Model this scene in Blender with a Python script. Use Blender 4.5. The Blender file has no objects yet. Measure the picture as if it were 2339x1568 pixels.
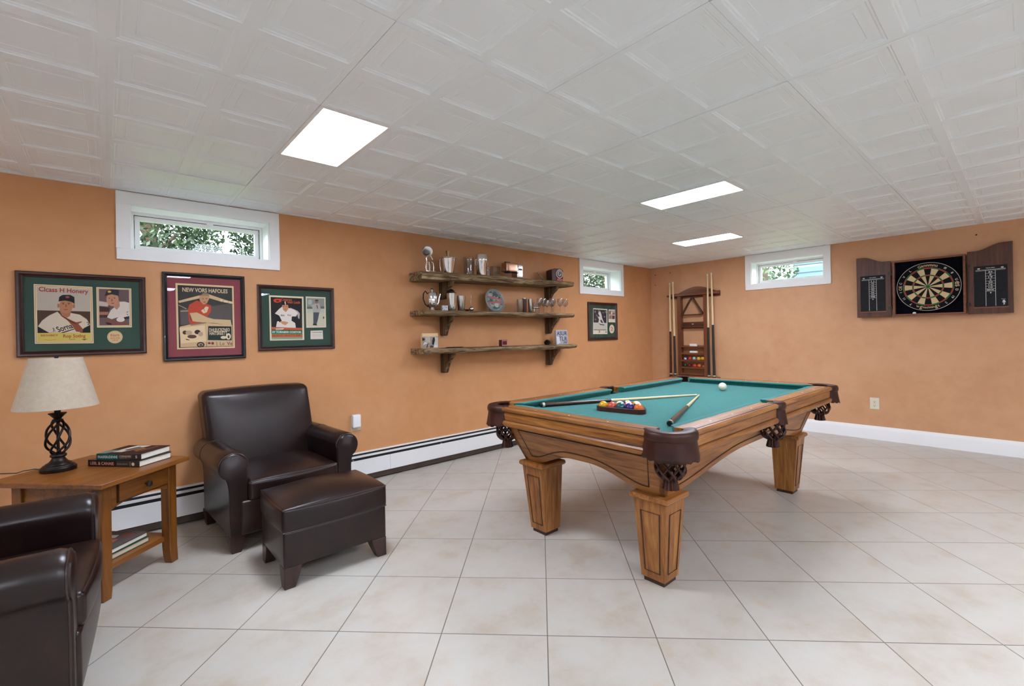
import bpy, bmesh, math, random
from mathutils import Vector, Matrix
PI = math.pi
random.seed(7)
scene = bpy.context.scene
COL = scene.collection
V = Vector

# ------------------------------------------------------------------ colours and materials
def lin(h):
    if not isinstance(h, str):
        return (h[0], h[1], h[2], 1)
    c = [int(h[i:i + 2], 16) / 255 for i in (0, 2, 4)]
    return tuple([(x / 12.92 if x <= .04045 else ((x + .055) / 1.055) ** 2.4) for x in c] + [1])

def new_mat(name):
    m = bpy.data.materials.new(name)
    m.use_nodes = True
    nt = m.node_tree
    return m, nt, nt.nodes['Principled BSDF']

def setp(p, **k):
    for a, b in k.items():
        p.inputs[a.replace('_', ' ')].default_value = b

def mapping(nt, scale=(1, 1, 1)):
    tc = nt.nodes.new('ShaderNodeTexCoord')
    mp = nt.nodes.new('ShaderNodeMapping')
    mp.inputs['Scale'].default_value = scale
    nt.links.new(tc.outputs['Object'], mp.inputs['Vector'])
    return mp

def noise(nt, mp, scale, detail=4, rough=.55, dist=0):
    n = nt.nodes.new('ShaderNodeTexNoise')
    n.inputs['Scale'].default_value = scale
    n.inputs['Detail'].default_value = detail
    n.inputs['Roughness'].default_value = rough
    n.inputs['Distortion'].default_value = dist
    nt.links.new(mp.outputs[0], n.inputs['Vector'])
    return n

def ramp(nt, src, stops):
    r = nt.nodes.new('ShaderNodeValToRGB')
    e = r.color_ramp.elements
    e[0].position, e[0].color = stops[0][0], lin(stops[0][1])
    e[1].position, e[1].color = stops[-1][0], lin(stops[-1][1])
    for p, c in stops[1:-1]:
        x = e.new(p)
        x.color = lin(c)
    nt.links.new(src, r.inputs['Fac'])
    return r

def bump(nt, p, src, strength, dist=.002):
    b = nt.nodes.new('ShaderNodeBump')
    b.inputs['Strength'].default_value = strength
    b.inputs['Distance'].default_value = dist
    nt.links.new(src, b.inputs['Height'])
    nt.links.new(b.outputs[0], p.inputs['Normal'])

def plain(name, col, rough=.5, metal=0, spec=.5, var=.0, scale=20, bumpy=0, coat=0):
    """one colour with a little procedural mottling"""
    m, nt, p = new_mat(name)
    setp(p, Roughness=rough, Metallic=metal)
    p.inputs['Specular IOR Level'].default_value = spec
    p.inputs['Coat Weight'].default_value = coat
    c = lin(col)
    p.inputs['Base Color'].default_value = c
    if var or bumpy:
        n = noise(nt, mapping(nt), scale, 5)
        if var:
            a = tuple(max(0, x * (1 - var)) for x in c[:3])
            b = tuple(min(1, x * (1 + var)) for x in c[:3])
            r = ramp(nt, n.outputs['Fac'], [(.3, a), (.7, b)])
            nt.links.new(r.outputs[0], p.inputs['Base Color'])
        if bumpy:
            bump(nt, p, n.outputs['Fac'], bumpy)
    return m

def wood(name, cols, axis='x', fine=26, rough=.4, spec=.4, coat=.15, bumpy=.15, dist=.8):
    """grain stretched along one local axis"""
    m, nt, p = new_mat(name)
    sc = {'x': (.07, 1, 1), 'y': (1, .07, 1), 'z': (1, 1, .07)}[axis]
    mp = mapping(nt, sc)
    n1 = noise(nt, mp, fine, 6, .6, dist)
    n2 = noise(nt, mp, fine * 5, 3, .5, .1)
    mx = nt.nodes.new('ShaderNodeMath')
    mx.operation = 'MULTIPLY_ADD'
    nt.links.new(n2.outputs['Fac'], mx.inputs[0])
    mx.inputs[1].default_value = .3
    sub = nt.nodes.new('ShaderNodeMath')
    sub.operation = 'MULTIPLY'
    sub.inputs[1].default_value = .8
    nt.links.new(n1.outputs['Fac'], sub.inputs[0])
    nt.links.new(sub.outputs[0], mx.inputs[2])
    k = len(cols)
    r = ramp(nt, mx.outputs[0], [(.33 + .42 * i / (k - 1), c) for i, c in enumerate(cols)])
    nt.links.new(r.outputs[0], p.inputs['Base Color'])
    setp(p, Roughness=rough)
    p.inputs['Specular IOR Level'].default_value = spec
    p.inputs['Coat Weight'].default_value = coat
    p.inputs['Coat Roughness'].default_value = .25
    if bumpy:
        bump(nt, p, mx.outputs[0], bumpy, .001)
    return m

def emit(name, col, s):
    m, nt, p = new_mat(name)
    p.inputs['Base Color'].default_value = lin(col)
    p.inputs['Emission Color'].default_value = lin(col)
    p.inputs['Emission Strength'].default_value = s
    return m

def clear_glass(name, gloss=.06, tint='ffffff', edge=.5, rough=.0):
    """thin clear glass: see-through with a fresnel sheen"""
    m, nt, p = new_mat(name)
    nt.nodes.remove(p)
    out = nt.nodes['Material Output']
    t = nt.nodes.new('ShaderNodeBsdfTransparent')
    t.inputs[0].default_value = lin(tint)
    g = nt.nodes.new('ShaderNodeBsdfGlossy')
    g.inputs['Roughness'].default_value = rough
    lw = nt.nodes.new('ShaderNodeLayerWeight')
    lw.inputs['Blend'].default_value = .25
    ma = nt.nodes.new('ShaderNodeMath')
    ma.operation = 'MULTIPLY_ADD'
    ma.inputs[1].default_value = edge
    ma.inputs[2].default_value = gloss
    nt.links.new(lw.outputs['Facing'], ma.inputs[0])
    mix = nt.nodes.new('ShaderNodeMixShader')
    nt.links.new(ma.outputs[0], mix.inputs[0])
    nt.links.new(t.outputs[0], mix.inputs[1])
    nt.links.new(g.outputs[0], mix.inputs[2])
    nt.links.new(mix.outputs[0], out.inputs['Surface'])
    return m

def two_noise(name, cols, s1, rough=.6, spec=.3, bumpy=0, bscale=200, detail=6):
    m, nt, p = new_mat(name)
    mp = mapping(nt)
    n = noise(nt, mp, s1, detail, .6, .3)
    k = len(cols)
    r = ramp(nt, n.outputs['Fac'], [(.32 + .36 * i / (k - 1), c) for i, c in enumerate(cols)])
    nt.links.new(r.outputs[0], p.inputs['Base Color'])
    setp(p, Roughness=rough)
    p.inputs['Specular IOR Level'].default_value = spec
    if bumpy:
        n2 = noise(nt, mp, bscale, 3)
        bump(nt, p, n2.outputs['Fac'], bumpy, .001)
    return m

def stripe_ball(name, col, stripe):
    """glossy ball; a stripe ball is ivory with a band round its local equator"""
    m, nt, p = new_mat(name)
    setp(p, Roughness=.12)
    if not stripe:
        p.inputs['Base Color'].default_value = lin(col)
        return m
    tc = nt.nodes.new('ShaderNodeTexCoord')
    sx = nt.nodes.new('ShaderNodeSeparateXYZ')
    nt.links.new(tc.outputs['Object'], sx.inputs[0])
    a = nt.nodes.new('ShaderNodeMath'); a.operation = 'ABSOLUTE'
    nt.links.new(sx.outputs['Z'], a.inputs[0])
    b = nt.nodes.new('ShaderNodeMath'); b.operation = 'LESS_THAN'; b.inputs[1].default_value = .0145
    nt.links.new(a.outputs[0], b.inputs[0])
    r = ramp(nt, b.outputs[0], [(0, 'e6dcc6'), (1, col)])
    r.color_ramp.interpolation = 'CONSTANT'
    r.color_ramp.elements[1].position = .5
    nt.links.new(r.outputs[0], p.inputs['Base Color'])
    return m

_flat = {}
def flat(h, rough=.6):
    """matt printed ink of one colour"""
    k = (h, rough)
    if k not in _flat:
        _flat[k] = plain('ink_' + h, h, rough, spec=.1)
    return _flat[k]

# ------------------------------------------------------------------ mesh builder
_text = {}
def text_geo(s):
    if s not in _text:
        cu = bpy.data.curves.new('t', 'FONT')
        cu.body = s
        cu.resolution_u = 3
        cu.offset = .016
        o = bpy.data.objects.new('t', cu)
        me = o.to_mesh()
        vs = [(v.co.x, v.co.y) for v in me.vertices]
        fs = [tuple(p.vertices) for p in me.polygons]
        o.to_mesh_clear()
        bpy.data.objects.remove(o)
        bpy.data.curves.remove(cu)
        x0 = min(v[0] for v in vs); x1 = max(v[0] for v in vs)
        y0 = min(v[1] for v in vs); y1 = max(v[1] for v in vs)
        y0c = max(y0, -.02)
        _text[s] = ([((v[0] - x0) / (x1 - x0), (v[1] - y0c) / (y1 - y0c)) for v in vs], fs, (x1 - x0) / (y1 - y0c))
    return _text[s]

class MB:
    def __init__(s):
        s.v, s.f, s.m = [], [], []

    def add(s, vs, fs, mi=0):
        o = len(s.v)
        s.v += [tuple(x) for x in vs]
        s.f += [tuple(i + o for i in f) for f in fs]
        s.m += [mi] * len(fs)
        return s

    def hexa(s, p, mi=0):
        """8 corners: bottom 4 (ccw) then top 4"""
        return s.add(p, [(3, 2, 1, 0), (4, 5, 6, 7), (0, 1, 5, 4), (1, 2, 6, 5), (2, 3, 7, 6), (3, 0, 4, 7)], mi)

    def box(s, x0, x1, y0, y1, z0, z1, mi=0):
        return s.hexa([(x0, y0, z0), (x1, y0, z0), (x1, y1, z0), (x0, y1, z0), (x0, y0, z1), (x1, y0, z1), (x1, y1, z1), (x0, y1, z1)], mi)

    def prism(s, poly, axis, a, b, mi=0):
        """polygon in the two other axes (in x,y,z order) extruded along axis from a to b"""
        n = len(poly)
        def P(q, t):
            return {'x': (t, q[0], q[1]), 'y': (q[0], t, q[1]), 'z': (q[0], q[1], t)}[axis]
        vs = [P(q, a) for q in poly] + [P(q, b) for q in poly]
        fs = [tuple(range(n - 1, -1, -1)), tuple(range(n, 2 * n))] + [(i, (i + 1) % n, n + (i + 1) % n, n + i) for i in range(n)]
        return s.add(vs, fs, mi)

    def grid(s, rows, mi=0, close_u=False, close_v=False):
        """rows of points -> quads"""
        nr, nc = len(rows), len(rows[0])
        vs = [p for r in rows for p in r]
        fs = []
        for i in range(nr if close_v else nr - 1):
            for j in range(nc if close_u else nc - 1):
                a = i * nc + j; b = i * nc + (j + 1) % nc
                c = ((i + 1) % nr) * nc + (j + 1) % nc; d = ((i + 1) % nr) * nc + j
                fs.append((a, b, c, d))
        return s.add(vs, fs, mi)

    def tube(s, pts, r, n=8, mi=0, closed=False, flatten=1.0):
        pts = [V(p) for p in pts]
        k = len(pts)
        rs = r if isinstance(r, (list, tuple)) else [r] * k
        rows = []
        up = None
        for i, p in enumerate(pts):
            t = (pts[(i + 1) % k] - pts[i - 1]) if closed else (pts[min(i + 1, k - 1)] - pts[max(i - 1, 0)])
            t.normalize()
            if up is None:
                up = V((0, 0, 1)) if abs(t.z) < .9 else V((1, 0, 0))
            a = t.cross(up)
            if a.length < 1e-6:
                a = t.cross(V((0, 1, 0)))
            a.normalize()
            b = a.cross(t).normalized()
            up = b
            rows.append([p + (a * math.cos(2 * PI * j / n) + b * (math.sin(2 * PI * j / n) * flatten)) * rs[i] for j in range(n)])
        s.grid(rows, mi, close_u=True, close_v=closed)
        if not closed:
            o = len(s.v) - k * n
            s.f.append(tuple(o + j for j in range(n - 1, -1, -1))); s.m.append(mi)
            s.f.append(tuple(o + (k - 1) * n + j for j in range(n))); s.m.append(mi)
        return s

    def lathe(s, prof, n=28, c=(0, 0, 0), mi=0, axis='z'):
        rows = []
        for r, z in prof:
            row = []
            for j in range(n):
                a = 2 * PI * j / n
                q = {'z': (r * math.cos(a), r * math.sin(a), z), 'y': (r * math.cos(a), z, r * math.sin(a)), 'x': (z, r * math.cos(a), r * math.sin(a))}[axis]
                row.append((c[0] + q[0], c[1] + q[1], c[2] + q[2]))
            rows.append(row)
        o = len(s.v)
        s.grid(rows, mi, close_u=True)
        if prof[0][0] > 1e-6:
            s.f.append(tuple(o + j for j in range(n - 1, -1, -1))); s.m.append(mi)
        if prof[-1][0] > 1e-6:
            s.f.append(tuple(o + (len(prof) - 1) * n + j for j in range(n))); s.m.append(mi)
        return s

    def ball(s, c, r, mi=0, n=24, m=14):
        return s.lathe([(max(r * math.sin(PI * i / m), 1e-7), -r * math.cos(PI * i / m)) for i in range(m + 1)], n, c, mi)

    def rbox(s, x0, x1, y0, y1, z0, z1, r=.02, puff=(0, 0, 0, 0, 0, 0), n=12, mi=0):
        """upholstered block: rounded edges, each face (-x,+x,-y,+y,-z,+z) may swell"""
        cx, cy, cz = (x0 + x1) / 2, (y0 + y1) / 2, (z0 + z1) / 2
        hx, hy, hz = (x1 - x0) / 2, (y1 - y0) / 2, (z1 - z0) / 2
        r = min(r, hx, hy, hz)
        def spaced(h):
            e = [-h, -h + .15 * r, -h + .4 * r, -h + .7 * r, -h + r]
            mid = [-h + r + (2 * h - 2 * r) * i / n for i in range(1, n)]
            return e + mid + [-q for q in reversed(e)]
        ax = [spaced(hx), spaced(hy), spaced(hz)]
        H = (hx, hy, hz)
        def shape(p):
            q = [max(-H[i] + r, min(H[i] - r, p[i])) for i in range(3)]
            d = V([p[i] - q[i] for i in range(3)])
            if d.length > 1e-9:
                m_ = max(abs(d[0]), abs(d[1]), abs(d[2]))
                d = d.normalized() * min(r, m_ if m_ > r else r) if m_ >= r - 1e-9 else d.normalized() * r * (m_ / r)
            o = [q[i] + d[i] for i in range(3)]
            u = [1 - min(1, abs(p[i]) / H[i]) ** 2.4 for i in range(3)]
            w = [u[1] * u[2], u[0] * u[2], u[0] * u[1]]
            for i in range(3):
                t = o[i] / H[i]
                o[i] += (puff[2 * i + 1] * max(0, t) ** 2 - puff[2 * i] * max(0, -t) ** 2) * w[i]
            return (cx + o[0], cy + o[1], cz + o[2])
        for i in range(3):
            j, k = [a for a in range(3) if a != i]
            for sgn in (-1, 1):
                rows = []
                for a in ax[j]:
                    row = []
                    for b in ax[k]:
                        p = [0, 0, 0]
                        p[i], p[j], p[k] = sgn * H[i], a, b
                        row.append(shape(p))
                    rows.append(row)
                s.grid(rows, mi)
        return s

    def text(s, body, a, b, h, y, mi=0):
        """text in the xz plane at depth y, baseline from a to b"""
        vs, fs, _ = text_geo(body)
        dx, dz = b[0] - a[0], b[1] - a[1]
        L = math.hypot(dx, dz)
        nx, nz = -dz / L, dx / L
        return s.add([(a[0] + dx * u + nx * w * h, y, a[1] + dz * u + nz * w * h) for u, w in vs], fs, mi)

    def xform(s, M, start=0):
        for i in range(start, len(s.v)):
            s.v[i] = tuple(M @ V(s.v[i]))
        return s

    def build(s, name, mats, parent=None, bevel=0, seg=2, angle=35, sub=0, solid=0, weld=True, loc=None):
        me = bpy.data.meshes.new(name)
        bm = bmesh.new()
        bv = [bm.verts.new(p) for p in s.v]
        bm.verts.ensure_lookup_table()
        for f, mi in zip(s.f, s.m):
            try:
                fc = bm.faces.new([bv[i] for i in f])
                fc.material_index = mi
                fc.smooth = True
            except ValueError:
                pass
        if weld:
            bmesh.ops.remove_doubles(bm, verts=bm.verts, dist=1e-5)
            bmesh.ops.recalc_face_normals(bm, faces=bm.faces)
        bm.to_mesh(me)
        bm.free()
        me.set_sharp_from_angle(angle=math.radians(angle))
        for m in (mats if isinstance(mats, (list, tuple)) else [mats]):
            me.materials.append(m)
        o = bpy.data.objects.new(name, me)
        COL.objects.link(o)
        if parent:
            o.parent = parent
        if loc:
            o.location = loc
        if solid:
            md = o.modifiers.new('solid', 'SOLIDIFY'); md.thickness = solid; md.offset = 0
        if bevel:
            md = o.modifiers.new('bevel', 'BEVEL'); md.width = bevel; md.segments = seg
            md.limit_method = 'ANGLE'; md.angle_limit = math.radians(40); md.harden_normals = False
        if sub:
            md = o.modifiers.new('sub', 'SUBSURF'); md.levels = sub; md.render_levels = sub
        return o

def art(items, y0, step=.00025):
    """printed picture: thin layers of ink laid over each other. local xz plane, room side is -y"""
    mb = MB(); mats = []; idx = {}
    for k, it in enumerate(items):
        c = it[1]
        if c not in idx:
            idx[c] = len(mats); mats.append(flat(c))
        y = y0 - step * k
        if it[0] == 'p':
            pts = it[2]
            mb.add([(p[0], y, p[1]) for p in pts], [tuple(range(len(pts)))], idx[c])
        else:
            mb.text(it[2], it[3], it[4], it[5], y, idx[c])
    return mb, mats

def thing(name, label, cat, loc=(0, 0, 0), rotz=0, group=None):
    o = bpy.data.objects.new(name, None)
    COL.objects.link(o)
    o.empty_display_size = .05
    o.location = loc
    o.rotation_euler = (0, 0, rotz)
    tag(o, label, cat, group)
    return o

def tag(o, label, cat, group=None):
    o['label'] = label
    o['category'] = cat
    if group:
        o['group'] = group
    return o

def struct(o):
    o['kind'] = 'structure'
    return o

def stuff(o):
    o['kind'] = 'stuff'
    return o
LIGHT, SKY, EXPOSURE = 43.0, 2.9, 0.36
# ------------------------------------------------------------------ shared materials
OAK = ['452510', '7c4b20', '98622e', 'ae7a40']
oak_x = wood('oak_grain_x', OAK, 'x', 30)
oak_y = wood('oak_grain_y', OAK, 'y', 30)
oak_z = wood('oak_grain_z', OAK, 'z', 30)
groove = plain('dark_groove', '3d2311', .55)
honey_x = wood('honey_wood_x', ['4f2a0d', '7c4919', '8d5822'], 'x', 18, bumpy=.06)
honey_z = wood('honey_wood_z', ['4b270c', '784617', '88531f'], 'z', 18, bumpy=.06)
rustic_x = wood('rustic_wood_x', ['231710', '564230', '907859', 'cdb690'], 'x', 15, .85, .15, 0, 1, 2.2)
rustic_z = wood('rustic_wood_z', ['22160e', '523c28', '8a7256'], 'z', 15, .85, .15, 0, 1, 2.0)
walnut_z = wood('walnut_z', ['2f170c', '4d2a18', '63391f'], 'z', 20, .45)
walnut_x = wood('walnut_x', ['2f170c', '4d2a18', '63391f'], 'x', 20, .45)
mahog_z = wood('mahogany_z', ['4a2414', '723e24', '86502f'], 'z', 20, .4)
mahog_x = wood('mahogany_x', ['4a2414', '723e24', '86502f'], 'x', 20, .4)
frame_brown = wood('frame_brown', ['1f0c09', '32140f', '3d1a13'], 'x', 14, .3, .5, .3, 0)
frame_black = plain('frame_black', '141315', .28, coat=.4)
leather = two_noise('dark_brown_leather', ['160c0a', '1f110f', '261612', '35211a'], 3.2, .30, .42, .2, 220)
piping_m = plain('piping_leather', '33241f', .32)
pocket_leather = two_noise('oxblood_leather', ['28110d', '36180f', '421f15'], 9, .42, .3, .15, 200)
leg_wood = wood('dark_leg_wood', ['22120d', '36201a', '42281e'], 'z', 18, .4)
white_paint = plain('white_paint', 'f1f1f0', .42, var=.01, scale=6)
white_vinyl = plain('white_vinyl', 'e2e0de', .35)
ivory = plain('ivory_plastic', 'd9d2bb', .4)
white_plastic = plain('white_plastic', 'eeeeec', .35)
silver = plain('polished_silver', 'dedad6', .12, 1, var=.06, scale=12)
steel = plain('brushed_steel', 'cbc7c3', .22, 1, var=.08, scale=14)
iron = plain('bronze_black_iron', '1d1512', .38, .5, var=.15, scale=14)
black_m = plain('black_plastic', '0d0d0e', .35)
gap_black = plain('shadow_gap', '1b1918', .8)
linen = two_noise('linen_shade', ['b9aa95', 'c3b6a2'], 40, .8, .2, .4, 500)
paper = plain('page_paper', 'd9d4c6', .8, var=.05, scale=60)
drink_glass = clear_glass('drinking_glass', .05, 'f4f4f4', .55)
pane_glass = clear_glass('window_glass', .006, 'eef4f2', .06)
pic_glass = clear_glass('picture_glass', .010, 'ffffff', .08)
cloth_m = two_noise('green_baize', ['155a54', '19645d', '1d6d65'], 60, .9, .1, .3, 700)
_p = cloth_m.node_tree.nodes['Principled BSDF']
_p.inputs['Sheen Weight'].default_value = .42
_p.inputs['Sheen Roughness'].default_value = .45
_p.inputs['Sheen Tint'].default_value = lin('b7dbe2')

def wall_material(WALL, name):
    m, nt, p = new_mat(name)
    mp = mapping(nt)
    n1 = noise(nt, mp, 1.3, 6, .62, .5)
    n2 = noise(nt, mp, 9, 4, .6, .2)
    ad = nt.nodes.new('ShaderNodeMath'); ad.operation = 'MULTIPLY_ADD'
    ad.inputs[1].default_value = .35
    nt.links.new(n2.outputs['Fac'], ad.inputs[0])
    sb = nt.nodes.new('ShaderNodeMath'); sb.operation = 'MULTIPLY'; sb.inputs[1].default_value = .7
    nt.links.new(n1.outputs['Fac'], sb.inputs[0]); nt.links.new(sb.outputs[0], ad.inputs[2])
    r = ramp(nt, ad.outputs[0], [(.30, WALL[0]), (.52, WALL[1]), (.74, WALL[2])])
    nt.links.new(r.outputs[0], p.inputs['Base Color'])
    setp(p, Roughness=.5)
    p.inputs['Specular IOR Level'].default_value = .35
    bump(nt, p, n2.outputs['Fac'], .04, .003)
    return m
WALL = ['be8556', 'c88f60', 'cf996b']
wall_m = wall_material(WALL, 'orange_sponged_paint')
wall_m_lit = wall_material(['c28e66', 'cb9a72', 'd1a37c'], 'peach_sponged_paint')  # paler copy of the orange paint: brighter light on this wall put into colour

def floor_material():
    """diagonal ceramic tiles with thin grout, cloudy beige"""
    m, nt, p = new_mat('diagonal_floor_tile')
    tc = nt.nodes.new('ShaderNodeTexCoord')
    mp = nt.nodes.new('ShaderNodeMapping')
    T, A = .42585, math.radians(45.138)
    # tile axes: e1=(cos A,-sin A), e2=(sin A,cos A), origin (1.2945,1.2798)
    mp.vector_type = 'TEXTURE'
    mp.inputs['Location'].default_value = (1.2945, 1.2798, 0)
    mp.inputs['Rotation'].default_value = (0, 0, -A)
    mp.inputs['Scale'].default_value = (T, T, T)
    nt.links.new(tc.outputs['Object'], mp.inputs['Vector'])
    sx = nt.nodes.new('ShaderNodeSeparateXYZ')
    nt.links.new(mp.outputs[0], sx.inputs[0])
    def math_(op, a, b=None, c=None):
        n = nt.nodes.new('ShaderNodeMath'); n.operation = op
        for i, x in enumerate((a, b, c)):
            if x is None: continue
            if isinstance(x, (int, float)): n.inputs[i].default_value = x
            else: nt.links.new(x, n.inputs[i])
        return n.outputs[0]
    def edge(o):
        f = math_('FRACT', math_('ADD', o, 100.0))
        return math_('MINIMUM', f, math_('SUBTRACT', 1.0, f))
    d = math_('MINIMUM', edge(sx.outputs[0]), edge(sx.outputs[1]))
    mask = math_('SMOOTH_MIN', math_('MULTIPLY', math_('SUBTRACT', d, .0035), 400.0), 1.0, .1)
    mask = math_('MAXIMUM', mask, 0.0)
    # per tile tone
    fx = math_('FLOOR', sx.outputs[0]); fy = math_('FLOOR', sx.outputs[1])
    cb = nt.nodes.new('ShaderNodeCombineXYZ')
    nt.links.new(fx, cb.inputs[0]); nt.links.new(fy, cb.inputs[1])
    wn = nt.nodes.new('ShaderNodeTexWhiteNoise'); wn.noise_dimensions = '3D'
    nt.links.new(cb.outputs[0], wn.inputs['Vector'])
    mp2 = mapping(nt)
    va = nt.nodes.new('ShaderNodeVectorMath'); va.operation = 'MULTIPLY_ADD'
    nt.links.new(wn.outputs['Color'], va.inputs[0]); va.inputs[1].default_value = (9, 9, 9)
    nt.links.new(mp2.outputs[0], va.inputs[2])
    n = nt.nodes.new('ShaderNodeTexNoise')
    n.inputs['Scale'].default_value = 5; n.inputs['Detail'].default_value = 6; n.inputs['Roughness'].default_value = .62
    nt.links.new(va.outputs[0], n.inputs['Vector'])
    r = ramp(nt, n.outputs['Fac'], [(.30, 'b3a797'), (.48, 'bdb6ab'), (.62, 'bfbbb2'), (.75, 'c2b2a0')])
    mx = nt.nodes.new('ShaderNodeMix'); mx.data_type = 'RGBA'
    nt.links.new(mask, mx.inputs['Factor'])
    mx.inputs['A'].default_value = lin('6f675c')
    nt.links.new(r.outputs[0], mx.inputs['B'])
    nt.links.new(mx.outputs['Result'], p.inputs['Base Color'])
    rr = math_('MULTIPLY_ADD', n.outputs['Fac'], .15, .27)
    nt.links.new(rr, p.inputs['Roughness'])
    p.inputs['Specular IOR Level'].default_value = .4
    bump(nt, p, mask, .35, .0015)
    return m
floor_m = floor_material()
ceil_m = plain('ceiling_tile_white', 'f2f8fb', .38, spec=.35, var=.01, scale=3)

# ------------------------------------------------------------------ room shell
CE, WA, WB = 2.1467, 3.7448, 6.1389          # ceiling height, back wall y, right wall x
X0, Y0 = -3.2, -5.0  # unseen end of the room, enlarged to light the rest evenly
FIX = []                                     # cells taken by light fixtures
U, GX, GY = .32416, .01822, 1.2433           # ceiling grid unit and origin
lights = [(2, 2), (9, 0), (14, 2), (2, -7), (7, -9), (12, -11), (-4, -8), (2, -14), (7, -15), (-7, 2)]  # first three are visible; the others are added as unseen fill lights
taken = {(i, j + k) for i, j in lights for k in (0, 1)}

mb = MB().box(X0 - .3, WB + .3, Y0 - .3, WA + .3, -.12, 0)
struct(mb.build('floor', floor_m))

def wall_with_holes(name, axis, a0, a1, d0, d1, holes, top=2.5, mat=None):
    """vertical slab from a0..a1 along the wall, d0..d1 thick, rectangular openings"""
    mb = MB()
    xs = sorted({a0, a1} | {h[0] for h in holes} | {h[1] for h in holes})
    zs = sorted({0, top} | {h[2] for h in holes} | {h[3] for h in holes})
    def hole(x, z):
        return any(h[0] < x < h[1] and h[2] < z < h[3] for h in holes)
    for d in (d0, d1):
        for i in range(len(xs) - 1):
            for k in range(len(zs) - 1):
                if hole((xs[i] + xs[i + 1]) / 2, (zs[k] + zs[k + 1]) / 2):
                    continue
                q = [(xs[i], zs[k]), (xs[i + 1], zs[k]), (xs[i + 1], zs[k + 1]), (xs[i], zs[k + 1])]
                mb.add([(x, d, z) if axis == 'x' else (d, x, z) for x, z in q], [(0, 1, 2, 3)])
    rects = [(a0, a1, 0, top)] + [h[:4] for h in holes]
    for (x0, x1, z0, z1) in rects:
        for (p, q) in (((x0, z0), (x1, z0)), ((x1, z0), (x1, z1)), ((x1, z1), (x0, z1)), ((x0, z1), (x0, z0))):
            vs = [(p[0], p[1], d0), (q[0], q[1], d0), (q[0], q[1], d1), (p[0], p[1], d1)]
            mb.add([(a, d, z) if axis == 'x' else (d, a, z) for a, z, d in vs], [(0, 1, 2, 3)])
    return struct(mb.build(name, mat or wall_m))

W1 = (.128, .923, 1.785, 2.066)
W2 = (4.546, 5.353, 1.768, 2.056)
W3 = (1.528, 2.313, 1.772, 2.050)
TH = .26
wall_with_holes('wall_back', 'x', X0 - .26, WB + .26, WA, WA + TH, [W1, W2])
wall_with_holes('wall_right', 'y', Y0 - .26, WA, WB, WB + TH, [W3], mat=wall_m_lit)
wall_with_holes('wall_left', 'y', Y0 - .26, WA, X0 - TH, X0, [], mat=white_paint)  # this and the front wall: unseen, made white to bounce light upwards
wall_with_holes('wall_front', 'x', X0, WB, Y0 - TH, Y0, [], mat=white_paint)

# ceiling: pressed square panels, recessed in steps, dark seams on the two-cell grid
mb = MB()
i0, i1 = math.floor((X0 - GX) / U) , math.ceil((WB - GX) / U)
j0, j1 = math.floor((Y0 - GY) / U), math.ceil((WA - GY) / U)
GAP = .0011
rng = random.Random(3)
tile_drop = {(0, 2): .007, (2, 1): .004, (1, 1): .004, (4, 0): .005}
for i in range(i0, i1):
    for j in range(j0, j1):
        if (i, j) in taken:
            continue
        key = (i // 2, j // 2)
        if key not in tile_drop:
            tile_drop[key] = rng.choice([0, 0, 0, .0015, .0025])
        dz = tile_drop[key]
        xa, xb = GX + i * U, GX + (i + 1) * U
        ya, yb = GY + j * U, GY + (j + 1) * U
        if i % 2 == 0 and i: xa += GAP
        elif i % 2 and i != -1: xb -= GAP
        if j % 2 == 0: ya += GAP
        else: yb -= GAP
        xa, xb = max(xa, X0), min(xb, WB)
        ya, yb = max(ya, Y0), min(yb, WA)
        if xb - xa < .03 or yb - ya < .03:
            mb.add([(xa, ya, CE + dz), (xb, ya, CE + dz), (xb, yb, CE + dz), (xa, yb, CE + dz)], [(0, 1, 2, 3)])
            continue
        lim = min(xb - xa, yb - ya) / 2 - .004
        rings = [(0, .007), (0, 0), (.020, 0), (.0235, .0032), (.029, .0032), (.0335, .0060), (.041, .0060), (.046, .0078), (.066, .0078), (.0672, .0066), (.0690, .0078)]
        rows = []
        for ins, up in rings:
            ins = min(ins, lim)
            rows.append([(xa + ins, ya + ins, CE + up + dz), (xb - ins, ya + ins, CE + up + dz), (xb - ins, yb - ins, CE + up + dz), (xa + ins, yb - ins, CE + up + dz)])
        mb.grid(rows, 0, close_u=True)
        o = len(mb.v)
        mb.add(rows[-1], [(0, 1, 2, 3)])
mb.box(X0 - .2, WB + .2, Y0 - .2, WA + .2, CE + .12, CE + .2, 1)
struct(mb.build('ceiling', [ceil_m, gap_black], angle=20))

# light fixtures: white trim round a glowing panel, set in the grid
light_m = emit('lit_diffuser', (.90, .97, 1.14), LIGHT)
labs = ['square looking lit ceiling panel nearest the camera, above the armchair side of the room',
        'lit ceiling panel above the middle of the pool table',
        'farthest lit ceiling panel, small, towards the corner of the two walls']
labs += ['lit ceiling panel out of view behind the camera'] * (len(lights) - 3)

for (i, j), lb in zip(lights, labs):
    xa, xb, ya, yb = GX + i * U, GX + (i + 1) * U, GY + j * U, GY + (j + 2) * U
    t = thing('ceiling_light', lb, 'ceiling light', ((xa + xb) / 2, (ya + yb) / 2, CE), 0, 'fluorescent panels in the ceiling grid')
    hx, hy = (xb - xa) / 2 - .002, (yb - ya) / 2 - .002
    f = MB()
    for a in ((-hx, hx, -hy, -hy + .018), (-hx, hx, hy - .018, hy), (-hx, -hx + .018, -hy + .018, hy - .018), (hx - .018, hx, -hy + .018, hy - .018)):
        f.box(a[0], a[1], a[2], a[3], 0, .02)
    f.box(-hx, hx, -hy, hy, .05, .055)
    f.build('frame', white_paint, t)
    MB().box(-hx + .017, hx - .017, -hy + .017, hy - .017, .006, .009).build('diffuser', light_m, t)

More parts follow.
